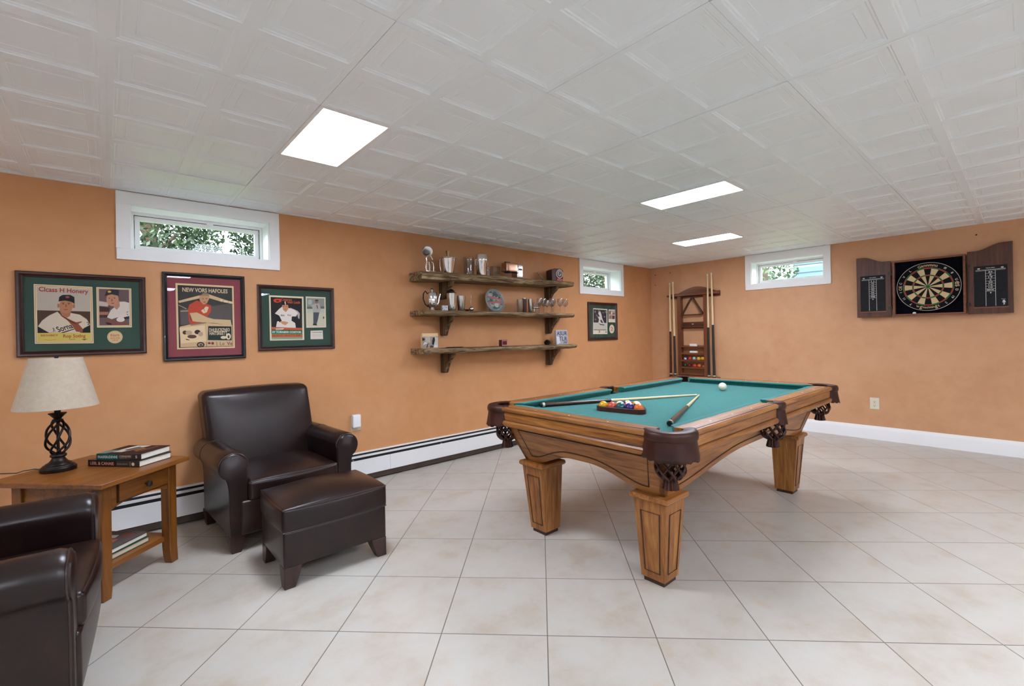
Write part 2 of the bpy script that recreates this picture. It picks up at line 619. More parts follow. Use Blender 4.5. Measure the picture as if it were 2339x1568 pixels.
# windows -------------------------------------------------------------
def window(name, cx, cz, w, h, loc, rotz, trim=.068, depth=.19, latch_dx=.05):
    """w,h are the opening; local x runs along the wall, -y is the room"""
    hw, hh = w / 2, h / 2
    t = MB()
    tt = .016
    top = CE - cz - .004
    t.box(-hw - trim, hw + trim, -tt, 0, hh, top)
    t.box(-hw - trim, hw + trim, -tt, 0, -hh - trim, -hh)
    t.box(-hw - trim, -hw, -tt, 0, -hh, hh)
    t.box(hw, hw + trim, -tt, 0, -hh, hh)
    o = struct(t.build(name, white_paint, bevel=.0015))
    o.location = loc; o.rotation_euler = (0, 0, rotz)
    j = MB()
    e = .006
    for a in ((-hw, -hw + e, -hh, hh), (hw - e, hw, -hh, hh), (-hw + e, hw - e, -hh, -hh + e), (-hw + e, hw - e, hh - e, hh)):
        j.box(a[0], a[1], -.001, depth + .03, a[2], a[3])
    j.build('jamb', white_paint, o)
    s = MB()
    a, b = .018, .05
    for (i0_, i1_, y0_, y1_) in ((e, a + e, depth - .03, depth), (a + e + .004, b + e, depth - .012, depth + .02)):
        s.box(-hw + i0_, hw - i0_, y0_, y1_, hh - i1_, hh - i0_)
        s.box(-hw + i0_, hw - i0_, y0_, y1_, -hh + i0_, -hh + i1_)
        s.box(-hw + i0_, -hw + i1_, y0_, y1_, -hh + i1_, hh - i1_)
        s.box(hw - i1_, hw - i0_, y0_, y1_, -hh + i1_, hh - i1_)
    s.build('sash', white_vinyl, o, bevel=.0015)
    g = MB()
    for z in (hh - a - e - .004, ):
        g.box(-hw + a + e, hw - a - e, depth - .008, depth - .004, z, z + .004)
    g.box(-hw + a + e, -hw + a + e + .004, depth - .008, depth - .004, -hh + a + e, hh - a - e)
    g.box(hw - a - e - .004, hw - a - e, depth - .008, depth - .004, -hh + a + e, hh - a - e)
    g.build('gasket', gap_black, o)
    MB().box(-hw + b, hw - b, depth + .002, depth + .006, -hh + b, hh - b).build('pane', pane_glass, o)
    l = MB().box(latch_dx - .02, latch_dx + .02, depth - .04, depth - .011, hh - a - e - .012, hh - a - e + .006)
    l.build('latch', white_vinyl, o, bevel=.002)
    return o
window('window_1', 0, (W1[2] + W1[3]) / 2, W1[1] - W1[0], W1[3] - W1[2], ((W1[0] + W1[1]) / 2, WA, (W1[2] + W1[3]) / 2), 0)
window('window_2', 0, (W2[2] + W2[3]) / 2, W2[1] - W2[0], W2[3] - W2[2], ((W2[0] + W2[1]) / 2, WA, (W2[2] + W2[3]) / 2), 0)
window('window_3', 0, (W3[2] + W3[3]) / 2, W3[1] - W3[0], W3[3] - W3[2], (WB, (W3[0] + W3[1]) / 2, (W3[2] + W3[3]) / 2), -PI / 2)

# baseboard on the right wall
mb = MB()
prof = [(WB, 0), (WB - .014, 0), (WB - .014, .105), (WB - .012, .118), (WB - .007, .128), (WB - .005, .142), (WB, .144)]
mb.prism(prof, 'y', Y0, WA, 0)
struct(mb.build('baseboard_right', white_paint))

# ------------------------------------------------------------------ hot water heater along the back wall
t = thing('baseboard_heater', 'long white baseboard heater along the floor of the shelf wall', 'heater', (0, WA, 0))
XL, XR, SEAM = -1.6, 5.9, 1.83
MB().box(XL, XR, -.004, 0, .012, .236).box(XL, XR, -.031, -.004, .229, .236).build('back_plate', white_paint, t)
h_white = white_paint
MB().box(XL, XR, -.047, -.028, .199, .213).build('damper', h_white, t)
MB().box(XL, XR, -.029, -.005, .198, .2295).build('air_slot', gap_black, t)  # black block in place of an opening: shade of the slot as colour
for a, b in ((XL, SEAM - .001), (SEAM + .001, XR)):
    MB().box(a, b, -.068, -.0625, .056, .183).build('front_panel', h_white, t, bevel=.001)
MB().box(XL, XR, -.046, -.005, .07, .1985).build('fin_element', gap_black, t)  # solid black block: fins and the shade around them put into colour
MB().box(XL, XR, -.060, -.005, .010, .052).build('lower_duct', plain('dusty_brown_metal', '4c3f35', .6, .3, var=.15, scale=9), t)  # dark brown strip below the front panels
brm = plain('galvanised', '8b8580', .45, .6)
for k in range(9):
    x = XL + .55 + k * .85
    MB().box(x, x + .012, -.0635, -.02, .15, .19).build('bracket', brm, t)
# ------------------------------------------------------------------ leather armchairs and ottoman
def arm_profile():
    """x from the inner face (0) outwards, z up"""
    pts = [(0, .105), (0, .485)]
    cx, cz, r = .068, .497, .076
    for k in range(0, 19):
        a = math.radians(175 - k * 13)
        pts.append((cx + r * math.cos(a), cz + r * math.sin(a)))
    pts += [(.098, .405), (.092, .36), (.090, .105)]
    return pts

def sabre_leg(mb, x, y, h, sx, sy, w=.055):
    """square leg, tapering and sweeping outwards at the foot"""
    rows = []
    for k in range(6):
        t = k / 5
        z = h * (1 - t)
        ww = w * (1 - .40 * t ** 1.4)
        off = 0
        ox, oy = x + sx * (off + (w - ww) / 2), y + sy * (off + (w - ww) / 2)
        rows.append([(ox - ww / 2, oy - ww / 2, z), (ox + ww / 2, oy - ww / 2, z), (ox + ww / 2, oy + ww / 2, z), (ox - ww / 2, oy + ww / 2, z)])
    mb.grid(rows, close_u=True)
    mb.add(rows[0], [(3, 2, 1, 0)]); mb.add(rows[-1], [(0, 1, 2, 3)])
    return mb

def make_armchair(label, loc, rotz, back_dx=0):
    t = thing('armchair', label, 'armchair', loc, rotz, 'matching leather armchairs')
    MB().rbox(-.30, .30, -.345, .30, .098, .29, .012, (0, 0, .012, 0, 0, 0), 6).build('base', leather, t)
    # back: leaning rounded slab
    b = MB().rbox(-.335 , .335, .0, .17, .27, .865, .040, (.0, .0, .03, .012, 0, .012), 14)
    b.rbox(-.32, .32, .06, .15, .10, .35, .015, n=4)
    b.v = [(x + back_dx * max(0, z - .3), y + .145 + (z - .30) * .17, z) for x, y, z in b.v]
    back = b.build('backrest', leather, t)
    for sx in (-1, 1):
        pts = []
        for k in range(15):
            z = .42 + .40 * k / 14
            x = sx * (.324 - (.016 * max(0, (k - 11) / 3) ** 2))
            pts.append((x + back_dx * max(0, z - .3), .145 + .0105 + (z - .30) * .17, z))
        MB().tube(pts, .0032, 6).build('piping', piping_m, back)
    # seat
    s = MB().rbox(-.262, .262, -.352, .19, .282, .398, .022, (0, 0, .006, 0, 0, .034), 14)
    s.v = [(x, y - .012 * (1 - (x / .262) ** 2) * max(0, -y / .352), z) for x, y, z in s.v]
    seat = s.build('seat_cushion', leather, t)
    p = [(x, -.3458 - .012 * (1 - (x / .262) ** 2), .3918) for x in [-.25 + .05 * k for k in range(11)]]
    MB().tube(p, .0032, 6).build('piping', piping_m, seat)
    # arms
    prof = arm_profile()
    for sx in (-1, 1):
        q = [(sx * (.262 + x), z) for x, z in prof]
        m = MB()
        y0, y1 = -.335, .285
        ys = [y0, y0 + .012, y0 + .03, -.2, 0, .15, y1]
        rows = []
        for y in ys:
            k = 1.0 if y > y0 + .02 else (.97 if y > y0 + .001 else .93)
            cx_ = sx * (.262 + .055)
            rows.append([(cx_ + (x - cx_) * k, y, .3 + (z - .3) * (k if z > .3 else 1)) for x, z in q])
        m.grid(rows, close_u=True)
        m.add(rows[0], [tuple(range(len(q)))]); m.add(rows[-1], [tuple(range(len(q)))])
        arm = m.build('arm', leather, t, angle=50)
        ln = [(sx * (.262 + .055) + (x - sx * (.262 + .055)) * .966, y0 + .009, .3 + (z - .3) * (.966 if z > .3 else 1)) for x, z in q]
        MB().tube(ln, .0036, 6).build('piping', piping_m, arm)
        seam = [(sx * (.262 + .055) + (x - sx * (.262 + .055)) * 1.004, .10, z + (.001 if z > .3 else 0)) for x, z in q[1:20]]
        MB().tube(seam, .0022, 5).build('seam', piping_m, arm)
    for sx in (-1, 1):
        for sy in (-1, 1):
            sabre_leg(MB(), sx * .315, sy * .278, .102, sx * .2, sy, .080).build('leg', leg_wood, t, bevel=.003)
    return t
make_armchair('dark brown leather armchair against the orange wall, behind the matching ottoman', (.833, 3.30, 0), math.radians(3.5), -.05)
make_armchair('dark brown leather armchair in the lower left foreground, cut off by the picture edge', (-.395, 2.315, 0), math.radians(86))

t = thing('ottoman', 'dark brown leather ottoman on four wooden legs before the armchair', 'ottoman', (.88, 2.565, 0))
hx, hy = .262, .205
MB().rbox(-hx, hx, -hy, hy, .098, .272, .012, (.004, .004, .004, .004, 0, 0), 6).build('base', leather, t)
c = MB().rbox(-hx - .004, hx + .004, -hy - .004, hy + .004, .268, .384, .014, (.007, .007, .007, .007, 0, .046), 16)
def swell(p):
    x, y, z = p
    return (x + math.copysign(.008, x) * (1 - (y / hy) ** 2) * abs(x / hx) ** 2, y + math.copysign(.008, y) * (1 - (x / hx) ** 2) * abs(y / hy) ** 2, z)
c.v = [swell(p) for p in c.v]
cu = c.build('cushion', leather, t)
for z in (.3800, .2722):
    ring = []
    for (x, y, dx, dy) in ((-hx, -hy, 1, 0), (hx, -hy, 0, 1), (hx, hy, -1, 0), (-hx, hy, 0, -1)):
        L = 2 * hx if dx else 2 * hy
        for k in range(10):
            f = k / 10
            sw = 0
            ring.append((x + dx * L * f + dy * sw, y + dy * L * f - dx * sw, z))
    MB().tube([swell(p) for p in ring], .0034, 6, closed=True).build('piping', piping_m, cu)
for sx in (-1, 1):
    for sy in (-1, 1):
        sabre_leg(MB(), sx * (hx - .042), sy * (hy - .042), .102, sx, sy, .082).build('leg', leg_wood, t, bevel=.003)

# ------------------------------------------------------------------ end table between the chairs
TA = math.radians(42.5)
t = thing('end_table', 'honey brown wooden end table with one drawer and a low shelf', 'table', (-.045, 3.125, 0), TA)
tx, ty, TZ = .245, .30, .568
MB().box(-tx, tx, -ty, ty, TZ - .024, TZ).build('tabletop', honey_x, t, bevel=.004)
lx0, lx1, ly0, ly1 = -.158, .245 - .012, -.222, .235
def table_leg(x, y, sx, sy):
    m = MB(); rows = []
    w = .05
    for z, ww, off in ((TZ - .024, w, 0), (.16, w * .98, 0), (.09, w * .96, 0), (.04, w * .94, .002), (0, w * .84, .005)):
        cx, cy = x + sx * off, y + sy * off
        rows.append([(cx - ww / 2, cy - ww / 2, z), (cx + ww / 2, cy - ww / 2, z), (cx + ww / 2, cy + ww / 2, z), (cx - ww / 2, cy + ww / 2, z)])
    m.grid(rows, close_u=True)
    m.add(rows[0], [(3, 2, 1, 0)]); m.add(rows[-1], [(0, 1, 2, 3)])
    m.build('leg', honey_z, t, bevel=.003)
for x, sx in ((lx0 + .0, -1), (lx1 - .025, 1)):
    for y, sy in ((ly0 + .02, -1), (ly1 - .02, 1)):
        table_leg(x, y, sx, sy)
# aprons: the front one arched with the drawer in it
xa, xb = lx0 + .024, lx1 - .05
arch = [(xa, TZ - .024), (xb, TZ - .024)]
n = 14
for k in range(n + 1):
    f = k / n
    arch.append((xb + (xa - xb) * f, .405 + .028 * math.sin(PI * f) ** .7))
MB().prism(arch, 'y', ly0 + .004, ly0 + .024).build('front_apron', honey_x, t)
MB().box(lx0 - .012, lx0 + .008, ly0 + .045, ly1 - .045, .43, TZ - .024).build('side_apron', honey_x, t)
MB().box(lx1 - .035, lx1 - .015, ly0 + .045, ly1 - .045, .43, TZ - .024).build('side_apron', honey_x, t)
MB().box(xa, xb, ly1 - .03, ly1 - .01, .43, TZ - .024).build('back_apron', honey_x, t)
MB().box(xa + .034, xb - .002, ly0 + .0005, ly0 + .0042, .4305, .5295).build('drawer_gap', groove, t)
d = MB().box(xa + .038, xb - .006, ly0 - .009, ly0 + .001, .436, .525).build('drawer', honey_x, t, bevel=.004)
k = MB().lathe([(.004, -.002), (.005, .008), (.004, .012), (.012, .017), (.0155, .023), (.0145, .029), (.007, .032), (0, .0325)], 20, (0, 0, 0), 0, 'y')
k.v = [(x + (xa + xb) / 2 + .016, ly0 - .007 - y, z + .48) for x, y, z in k.v]
k.build('knob', plain('antique_pewter', '4d443d', .35, .8, var=.2, scale=90), d)
sh = [(lx0 - .02, ly0 + .03), (lx1 - .0, ly0 + .03), (lx1 - .0, ly1 - .03), (lx0 - .02, ly1 - .03)]
MB().prism(sh, 'z', .118, .146).build('shelf', honey_x, t, bevel=.003)

# ------------------------------------------------------------------ table lamp
LX, LY = -.184, 3.215
t = thing('table_lamp', 'table lamp with bronze twisted cage base and beige drum-cone shade', 'lamp', (LX, LY, TZ))
MB().lathe([(.066, 0), (.068, .004), (.068, .017), (.064, .022), (.06, .023), (.058, .029), (.05, .033), (.048, .037), (.036, .044), (.028, .055), (.024, .064), (.024, .066), (.030, .069), (.032, .075), (.030, .081), (.022, .084), (.0, .084)], 40).build('base', iron, t)
for k in range(6):
    pts = []
    for i in range(25):
        f = i / 24
        z = .078 + .177 * f
        r = .010 + .038 * math.sin(PI * f ** .85) ** .85
        a = 2 * PI * k / 6 + 1.05 * PI * f + .3 * math.sin(2 * PI * f)
        pts.append((r * math.cos(a), r * math.sin(a), z))
    MB().tube(pts, .0052, 8).build('cage_bar', iron, t)
MB().lathe([(.006, .07), (.006, .262)], 12).build('stem', iron, t)
MB().lathe([(.012, .245), (.020, .249), (.021, .254), (.014, .257), (.016, .261), (.030, .278), (.035, .283), (.034, .286), (.020, .286), (.0125, .288), (.0125, .325), (.0, .326)], 28).build('cup', iron, t)
s = MB()
rb, rt, zb, zt = .157, .098, .315, .561
nseg = 56
rows = []
for r, z in ((rb - .002, zb), (rb, zb), (rb, zb + .004), (rt, zt - .003), (rt, zt), (rt - .002, zt), (rt - .002, zt - .003), (rb - .002, zb + .004)):
    rows.append([(r * math.cos(2 * PI * j / nseg), r * math.sin(2 * PI * j / nseg), z) for j in range(nseg)])
s.grid(rows, close_u=True, close_v=True)
s.build('lamp_shade', linen, t)
h = MB()
for k in range(3):
    a = 2 * PI * k / 3 + .4
    h.tube([(0, 0, zt - .012), (rt * .5 * math.cos(a), rt * .5 * math.sin(a), zt - .010), ((rt - .002) * math.cos(a), (rt - .002) * math.sin(a), zt - .004)], .0018, 6)
h.lathe([(.005, .32), (.005, zt - .008)], 8)
h.build('harp', iron, t)
MB().lathe([(.004, zt - .014), (.006, zt - .006), (.006, zt - .002), (.009, zt + .002), (.007, zt + .009), (0, zt + .012)], 16).build('finial', iron, t)
cd = [(-.055, .02, .008), (-.085, .035, .016), (-.125, .05, .012), (-.15, .06, .004), (-.20, .10, .004), (-.235, .135, .003)]
MB().tube([V(p) for p in cd], .0028, 6).build('cord', plain('brown_cord', '2a1a12', .5), t)

# ------------------------------------------------------------------ books
def book(name, label, loc, rotz, L, W, H, cover, spine_items, group, top_items=(), pages=paper):
    """L along local x (spine along the front edge -y), W deep"""
    t = thing(name, label, 'book', loc, rotz, group)
    c = .003
    m = MB().box(-L / 2, L / 2, -W / 2, W / 2, 0, c).box(-L / 2, L / 2, -W / 2, W / 2, H - c, H)
    m.box(-L / 2, L / 2, -W / 2 - .002, -W / 2 + c, 0, H)
    cv = m.build('cover', cover, t, bevel=.001)
    MB().box(-L / 2 + .004, L / 2 - .004, -W / 2 + c, W / 2 - .004, c, H - c).build('page_block', pages, t)
    if spine_items:
        a, mats = art(spine_items, -W / 2 - .0026)
        a.build('spine_print', mats, t, weld=False)
    if top_items:
        a, mats = art(top_items, 0)
        a.v = [(x, z, H + .0003 - y) for x, y, z in a.v]
        a.build('cover_print', mats, t, weld=False)
    return t
dark_cover = plain('dark_brown_cover', '221413', .35)
black_cover = plain('black_cover', '17110f', .35)
A1 = math.radians(-50)
zb1 = TZ
book('book', 'lower thick dark book on the end table, red lettering on its spine', (.092, 3.150, zb1), A1, .30, .185, .032, black_cover,
     [('p', '2e1210', [(-.145, .002), (.02, .002), (.02, .030), (-.145, .030)]), ('t', 'b98a78', 'LEBL & CANAIE', (-.135, .0085), (.005, .0085), .016),
      ('t', '8f8680', 'PONREN MENTES', (.025, .012), (.085, .012), .006), ('p', 'b5a79a', [(.10, .004), (.102, .004), (.102, .028), (.10, .028)]), ('p', 'cdb89a', [(.118 + .009 * math.cos(k), .016 + .009 * math.sin(k)) for k in [i * .628 for i in range(10)]])],
     'books on the end table')
book('book', 'upper dark book on the end table with green and brown spine', (.107, 3.143, zb1 + .032), A1 + .06, .245, .18, .032, dark_cover,
     [('p', '1d4a44', [(-.12, .001), (.0, .001), (.0, .031), (-.12, .031)]), ('t', 'b9c4b8', 'FNAIFERUDENNE', (-.112, .009), (-.004, .009), .013),
      ('t', 'b89a86', 'CORNIAVEN', (.006, .013), (.07, .013), .011), ('p', '8a7668', [(.008, .007), (.05, .007), (.05, .0085), (.008, .0085)]), ('t', 'd0c4b4', 'S', (.095, .010), (.105, .010), .013)],
     'books on the end table',
     [('p', '3a1d16', [(-.12, -.088), (.12, -.088), (.12, .088), (-.12, .088)]), ('p', 'c3bcae', [(-.075, -.06), (-.015, -.06), (.02, .08), (-.06, .08)]), ('p', '6d7c74', [(-.12, -.088), (-.075, -.088), (-.055, -.02), (-.12, -.02)]),
      ('p', '2a2422', [(-.04, -.02), (-.015, -.03), (.005, .04), (-.02, .05)]), ('p', 'a5672e', [(.02, -.03), (.045, -.035), (.05, .02), (.028, .025)]), ('p', '8f7f70', [(.06, -.06), (.066, -.06), (.08, .06), (.074, .06)])])
A2 = TA
mag_top = [('p', '5a5452', [(-.13, -.10), (.13, -.10), (.13, .10), (-.13, .10)]), ('p', '8c8784', [(-.10, -.05), (-.02, -.085), (.01, -.03), (-.06, .01)]), ('p', 'b06a55', [(-.01, -.02), (.03, -.03), (.04, .03), (.0, .04)]),
           ('p', 'c2b9b2', [(.04, -.06), (.08, -.07), (.085, -.01), (.05, .0)]), ('p', '7d4a40', [(.06, .01), (.11, .0), (.11, .06), (.07, .07)]), ('p', 'a9a29c', [(-.11, .02), (-.05, .03), (-.06, .08), (-.11, .08)]), ('p', '6f7f93', [(-.12, -.095), (-.02, -.095), (-.03, -.085), (-.12, -.08)])]
green_cover = plain('green_cover', '1f5a34', .4)
pink_pages = plain('pinkish_pages', 'd2b9a4', .8, var=.05, scale=60)
book('book', 'lower book with pinkish page edges on the low shelf of the end table', (-.012, 3.08, .1465), A2 - PI / 2, .21, .27, .026, green_cover, None, 'books on the low shelf', pages=pink_pages)
book('book', 'upper book with a dark photo cover on the low shelf of the end table', (-.014, 3.08, .173), A2 - PI / 2 + .03, .205, .265, .024, plain('dark_photo_cover', '2d2a2a', .3), None, 'books on the low shelf', [(a, c, [(z * .98, x * .98) for x, z in pts]) for a, c, pts in mag_top])
# ------------------------------------------------------------------ pool table
PX, PY = 2.94, 1.595
pt = thing('pool_table', 'oak pool table with green cloth and brown leather drop pockets', 'pool table', (PX, PY, 0))
HX, HY = 1.19, .645
RT = .771
# legs: outer top corners measured on each side
LXO = (-1.045, .915)          # outer x of the left and right legs
LYO = (-.495, .465)
def pool_leg(sx, sy):
    x0 = LXO[0] if sx < 0 else LXO[1]
    y0 = LYO[0] if sy < 0 else LYO[1]
    w = .172
    def ring(z, o, i):
        xs = sorted((x0 - sx * o, x0 - sx * (w - i)))
        ys = sorted((y0 - sy * o, y0 - sy * (w - i)))
        return [(xs[0], ys[0], z), (xs[1], ys[0], z), (xs[1], ys[1], z), (xs[0], ys[1], z)]
    m = MB()
    rows = [ring(.405, 0, 0), ring(.022, .033, .014)]
    m.grid(rows, close_u=True); m.add(rows[0], [(3, 2, 1, 0)]); m.add(rows[1], [(0, 1, 2, 3)])
    leg = m.build('leg', oak_z, pt, bevel=.002)
    # raised mouldings on the two outward faces and the inner ones
    mo = MB()
    def P(face, u, v):
        """face 0: -x,1:+x,2:-y,3:+y ; u across 0..1, v up 0..1"""
        a, b = rows[0], rows[1]
        ids = {0: (0, 3), 1: (1, 2), 2: (0, 1), 3: (3, 2)}[face]
        top = V(a[ids[0]]).lerp(V(a[ids[1]]), u); bot = V(b[ids[0]]).lerp(V(b[ids[1]]), u)
        p = bot.lerp(top, v)
        n = {0: (-1, 0, 0), 1: (1, 0, 0), 2: (0, -1, 0), 3: (0, 1, 0)}[face]
        return p + V(n) * .0006
    for f in (0 if sx < 0 else 1, 2 if sy < 0 else 3):
        mo.tube([P(f, .20, .10), P(f, .80, .10), P(f, .80, .86), P(f, .20, .86)], .0036, 6, closed=True)
    mo.build('panel_moulding', groove, leg)
    c = MB()
    o = .014
    prof = [(.0, 0), (.008, .003), (o, .010), (o, .022), (.010, .030), (.0, .034)]
    rws = []
    for e, z in prof:
        xs = sorted((x0 + sx * e, x0 - sx * (w + e))); ys = sorted((y0 + sy * e, y0 - sy * (w + e)))
        rws.append([(xs[0], ys[0], .402 + z), (xs[1], ys[0], .402 + z), (xs[1], ys[1], .402 + z), (xs[0], ys[1], .402 + z)])
    c.grid(rws, close_u=True); c.add(rws[0], [(3, 2, 1, 0)]); c.add(rws[-1], [(0, 1, 2, 3)])
    c.build('leg_cap', oak_x, leg)
    r = ring(.0, .042, .024)
    r2 = ring(.023, .042, .024)
    MB().add(r + r2, [(3, 2, 1, 0), (4, 5, 6, 7), (0, 1, 5, 4), (1, 2, 6, 5), (2, 3, 7, 6), (3, 0, 4, 7)]).build('leg_foot', groove, leg)
for sx in (-1, 1):
    for sy in (-1, 1):
        pool_leg(sx, sy)

# sloping arched aprons
ZT, ZB = .662, .436
AT = (-1.128, 1.01, -.545, .520)          # top x0,x1,y0,y1
AB = (-1.028, .900, -.478, .448)          # bottom
def apron(side, name, mat):
    n = 48
    def corner(k, top):
        A = AT if top else AB
        c = {'W': ((A[0], A[2]), (A[0], A[3])), 'E': ((A[1], A[2]), (A[1], A[3])), 'S': ((A[0], A[2]), (A[1], A[2])), 'N': ((A[0], A[3]), (A[1], A[3]))}[side]
        return c[k]
    long_ = side in 'NS'
    flatf = .10 if long_ else .19
    rise = .095 if long_ else .085
    def zbot(f):
        g = min(f, 1 - f)
        if g < flatf * .6: return ZB
        a = (g - flatf * .6) / (.5 - flatf * .6)
        return ZB + rise * (math.sin(min(1, a * 1.15) * PI / 2) ** 1.5)
    inn = {'W': (1, 0), 'E': (-1, 0), 'S': (0, 1), 'N': (0, -1)}[side]
    def P(f, z, d=0):
        k = (ZT - z) / (ZT - ZB)
        ta, tb = V(corner(0, True)), V(corner(1, True))
        ba, bb = V(corner(0, False)), V(corner(1, False))
        a = ta.lerp(ba, k); b = tb.lerp(bb, k)
        p = a.lerp(b, f)
        return (p.x + inn[0] * d, p.y + inn[1] * d, z)
    m = MB()
    T = .026
    fs = [i / n for i in range(n + 1)]
    out_t = [P(f, ZT) for f in fs]; out_b = [P(f, zbot(f)) for f in fs]
    in_t = [P(f, ZT, T) for f in fs]; in_b = [P(f, zbot(f), T) for f in fs]
    m.grid([out_t, out_b, in_b, in_t], close_v=True)
    m.add([out_t[0], out_b[0], in_b[0], in_t[0]], [(0, 1, 2, 3)])
    m.add([out_t[-1], out_b[-1], in_b[-1], in_t[-1]], [(0, 1, 2, 3)])
    ap = m.build(name, mat, pt)
    g = MB()
    e = .045 if long_ else .085
    ins = .036
    pts = [P(e, ZT - .03, -.0012), P(1 - e, ZT - .03, -.0012)]
    for k in range(0, 41):
        f = 1 - e - (1 - 2 * e) * k / 40
        fl = min(f, 1 - f)
        pts.append(P(f, zbot(f) + ins, -.0012))
    g.tube(pts, .0034, 6, closed=True)
    g.build('panel_moulding', groove, ap)
    return ap
apron('W', 'end_apron', oak_y); apron('E', 'end_apron', oak_y); apron('S', 'side_apron', oak_x); apron('N', 'side_apron', oak_x)

# rails and cushions
RP = [(-.105, .66), (-.105, RT - .002), (-.022, RT), (-.008, RT - .002), (0, RT - .009), (0, RT - .019), (-.003, RT - .025), (-.012, RT - .028), (-.013, .692), (-.006, .689), (-.001, .682), (0, .672), (-.003, .662), (-.012, .656), (-.105, .655)]
CP = [(-.104, .705), (-.104, RT - .003), (-.118, RT - .001), (-.145, RT - .003), (-.1495, RT - .006), (-.150, RT - .010), (-.134, RT - .022), (-.120, .726), (-.120, .705)]
dot_m = plain('pearl_inlay', 'e6dfd0', .3)
def rail(side, s0, s1, mat, open0, open1):
    """s along the rail; open flags: how far the cushion is cut back at that end (pocket)"""
    def put(prof, c0, c1, mit):
        rows = []
        for end, s in ((0, s0 + c0), (1, s1 - c1)):
            row = []
            for u, z in prof:
                sh = max(0, -(u + .104)) * mit[end]
                ss = s + sh if end == 0 else s - sh
                row.append({'W': (-HX - u, ss, z), 'E': (HX + u, ss, z), 'S': (ss, -HY - u, z), 'N': (ss, HY + u, z)}[side])
            rows.append(row)
        m = MB()
        m.grid(rows, close_u=True)
        m.add(rows[0], [tuple(range(len(prof)))]); m.add(rows[1], [tuple(range(len(prof) - 1, -1, -1))])
        return m
    r = put(RP, 0, 0, (0, 0)).build('rail', mat, pt, angle=25)
    gl_ = MB()
    for u, z in ((-.0128, RT - .030), (-.0128, .6935), (-.020, RT + .0002)):
        p0, p1 = [{'W': (-HX - u, s, z), 'E': (HX + u, s, z), 'S': (s, -HY - u, z), 'N': (s, HY + u, z)}[side] for s in (s0 + .002, s1 - .002)]
        gl_.tube([p0, p1], .0013 if z > RT - .01 else .0021, 6)
    gl_.build('groove_line', groove, r)
    put(CP, open0[0], open1[0], (open0[1], open1[1])).build('cushion', cloth_m, pt, angle=50)
    L = s1 - s0
    for f in (.25, .5, .75):
        s = s0 + L * f
        u = -.055
        p = {'W': (-HX - u, s), 'E': (HX + u, s), 'S': (s, -HY - u), 'N': (s, HY + u)}[side]
        MB().lathe([(.0045, RT - .004), (.0045, RT + .0004)], 10, (p[0], p[1], 0)).build('sight', dot_m, r)
CORN, SIDE = .150, .062
cc, sc_ = (.0, 1.1), (.0, .35)
rail('W', -HY + CORN, HY - CORN, oak_y, cc, cc)
rail('E', -HY + CORN, HY - CORN, oak_y, cc, cc)
for s in 'SN':
    rail(s, -HX + CORN, -SIDE, oak_x, cc, sc_)
    rail(s, SIDE, HX - CORN, oak_x, sc_, cc)

# slate bed under cloth, notched at the pockets
bx, by = HX - .05, HY - .05
ck, sk = .135, .055
poly = [(-bx + ck, -by), (-sk, -by), (-sk + .012, -by + .075), (sk - .012, -by + .075), (sk, -by), (bx - ck, -by), (bx, -by + ck), (bx, by - ck), (bx - ck, by), (sk, by), (sk - .012, by - .075), (-sk + .012, by - .075), (-sk, by), (-bx + ck, by), (-bx, by - ck), (-bx, -by + ck)]
MB().prism(poly, 'z', .70, .728).build('playing_bed', cloth_m, pt)
MB().box(AT[0] + .03, AT[1] - .03, AT[2] + .03, AT[3] - .03, .655, .70).build('frame', oak_x, pt)

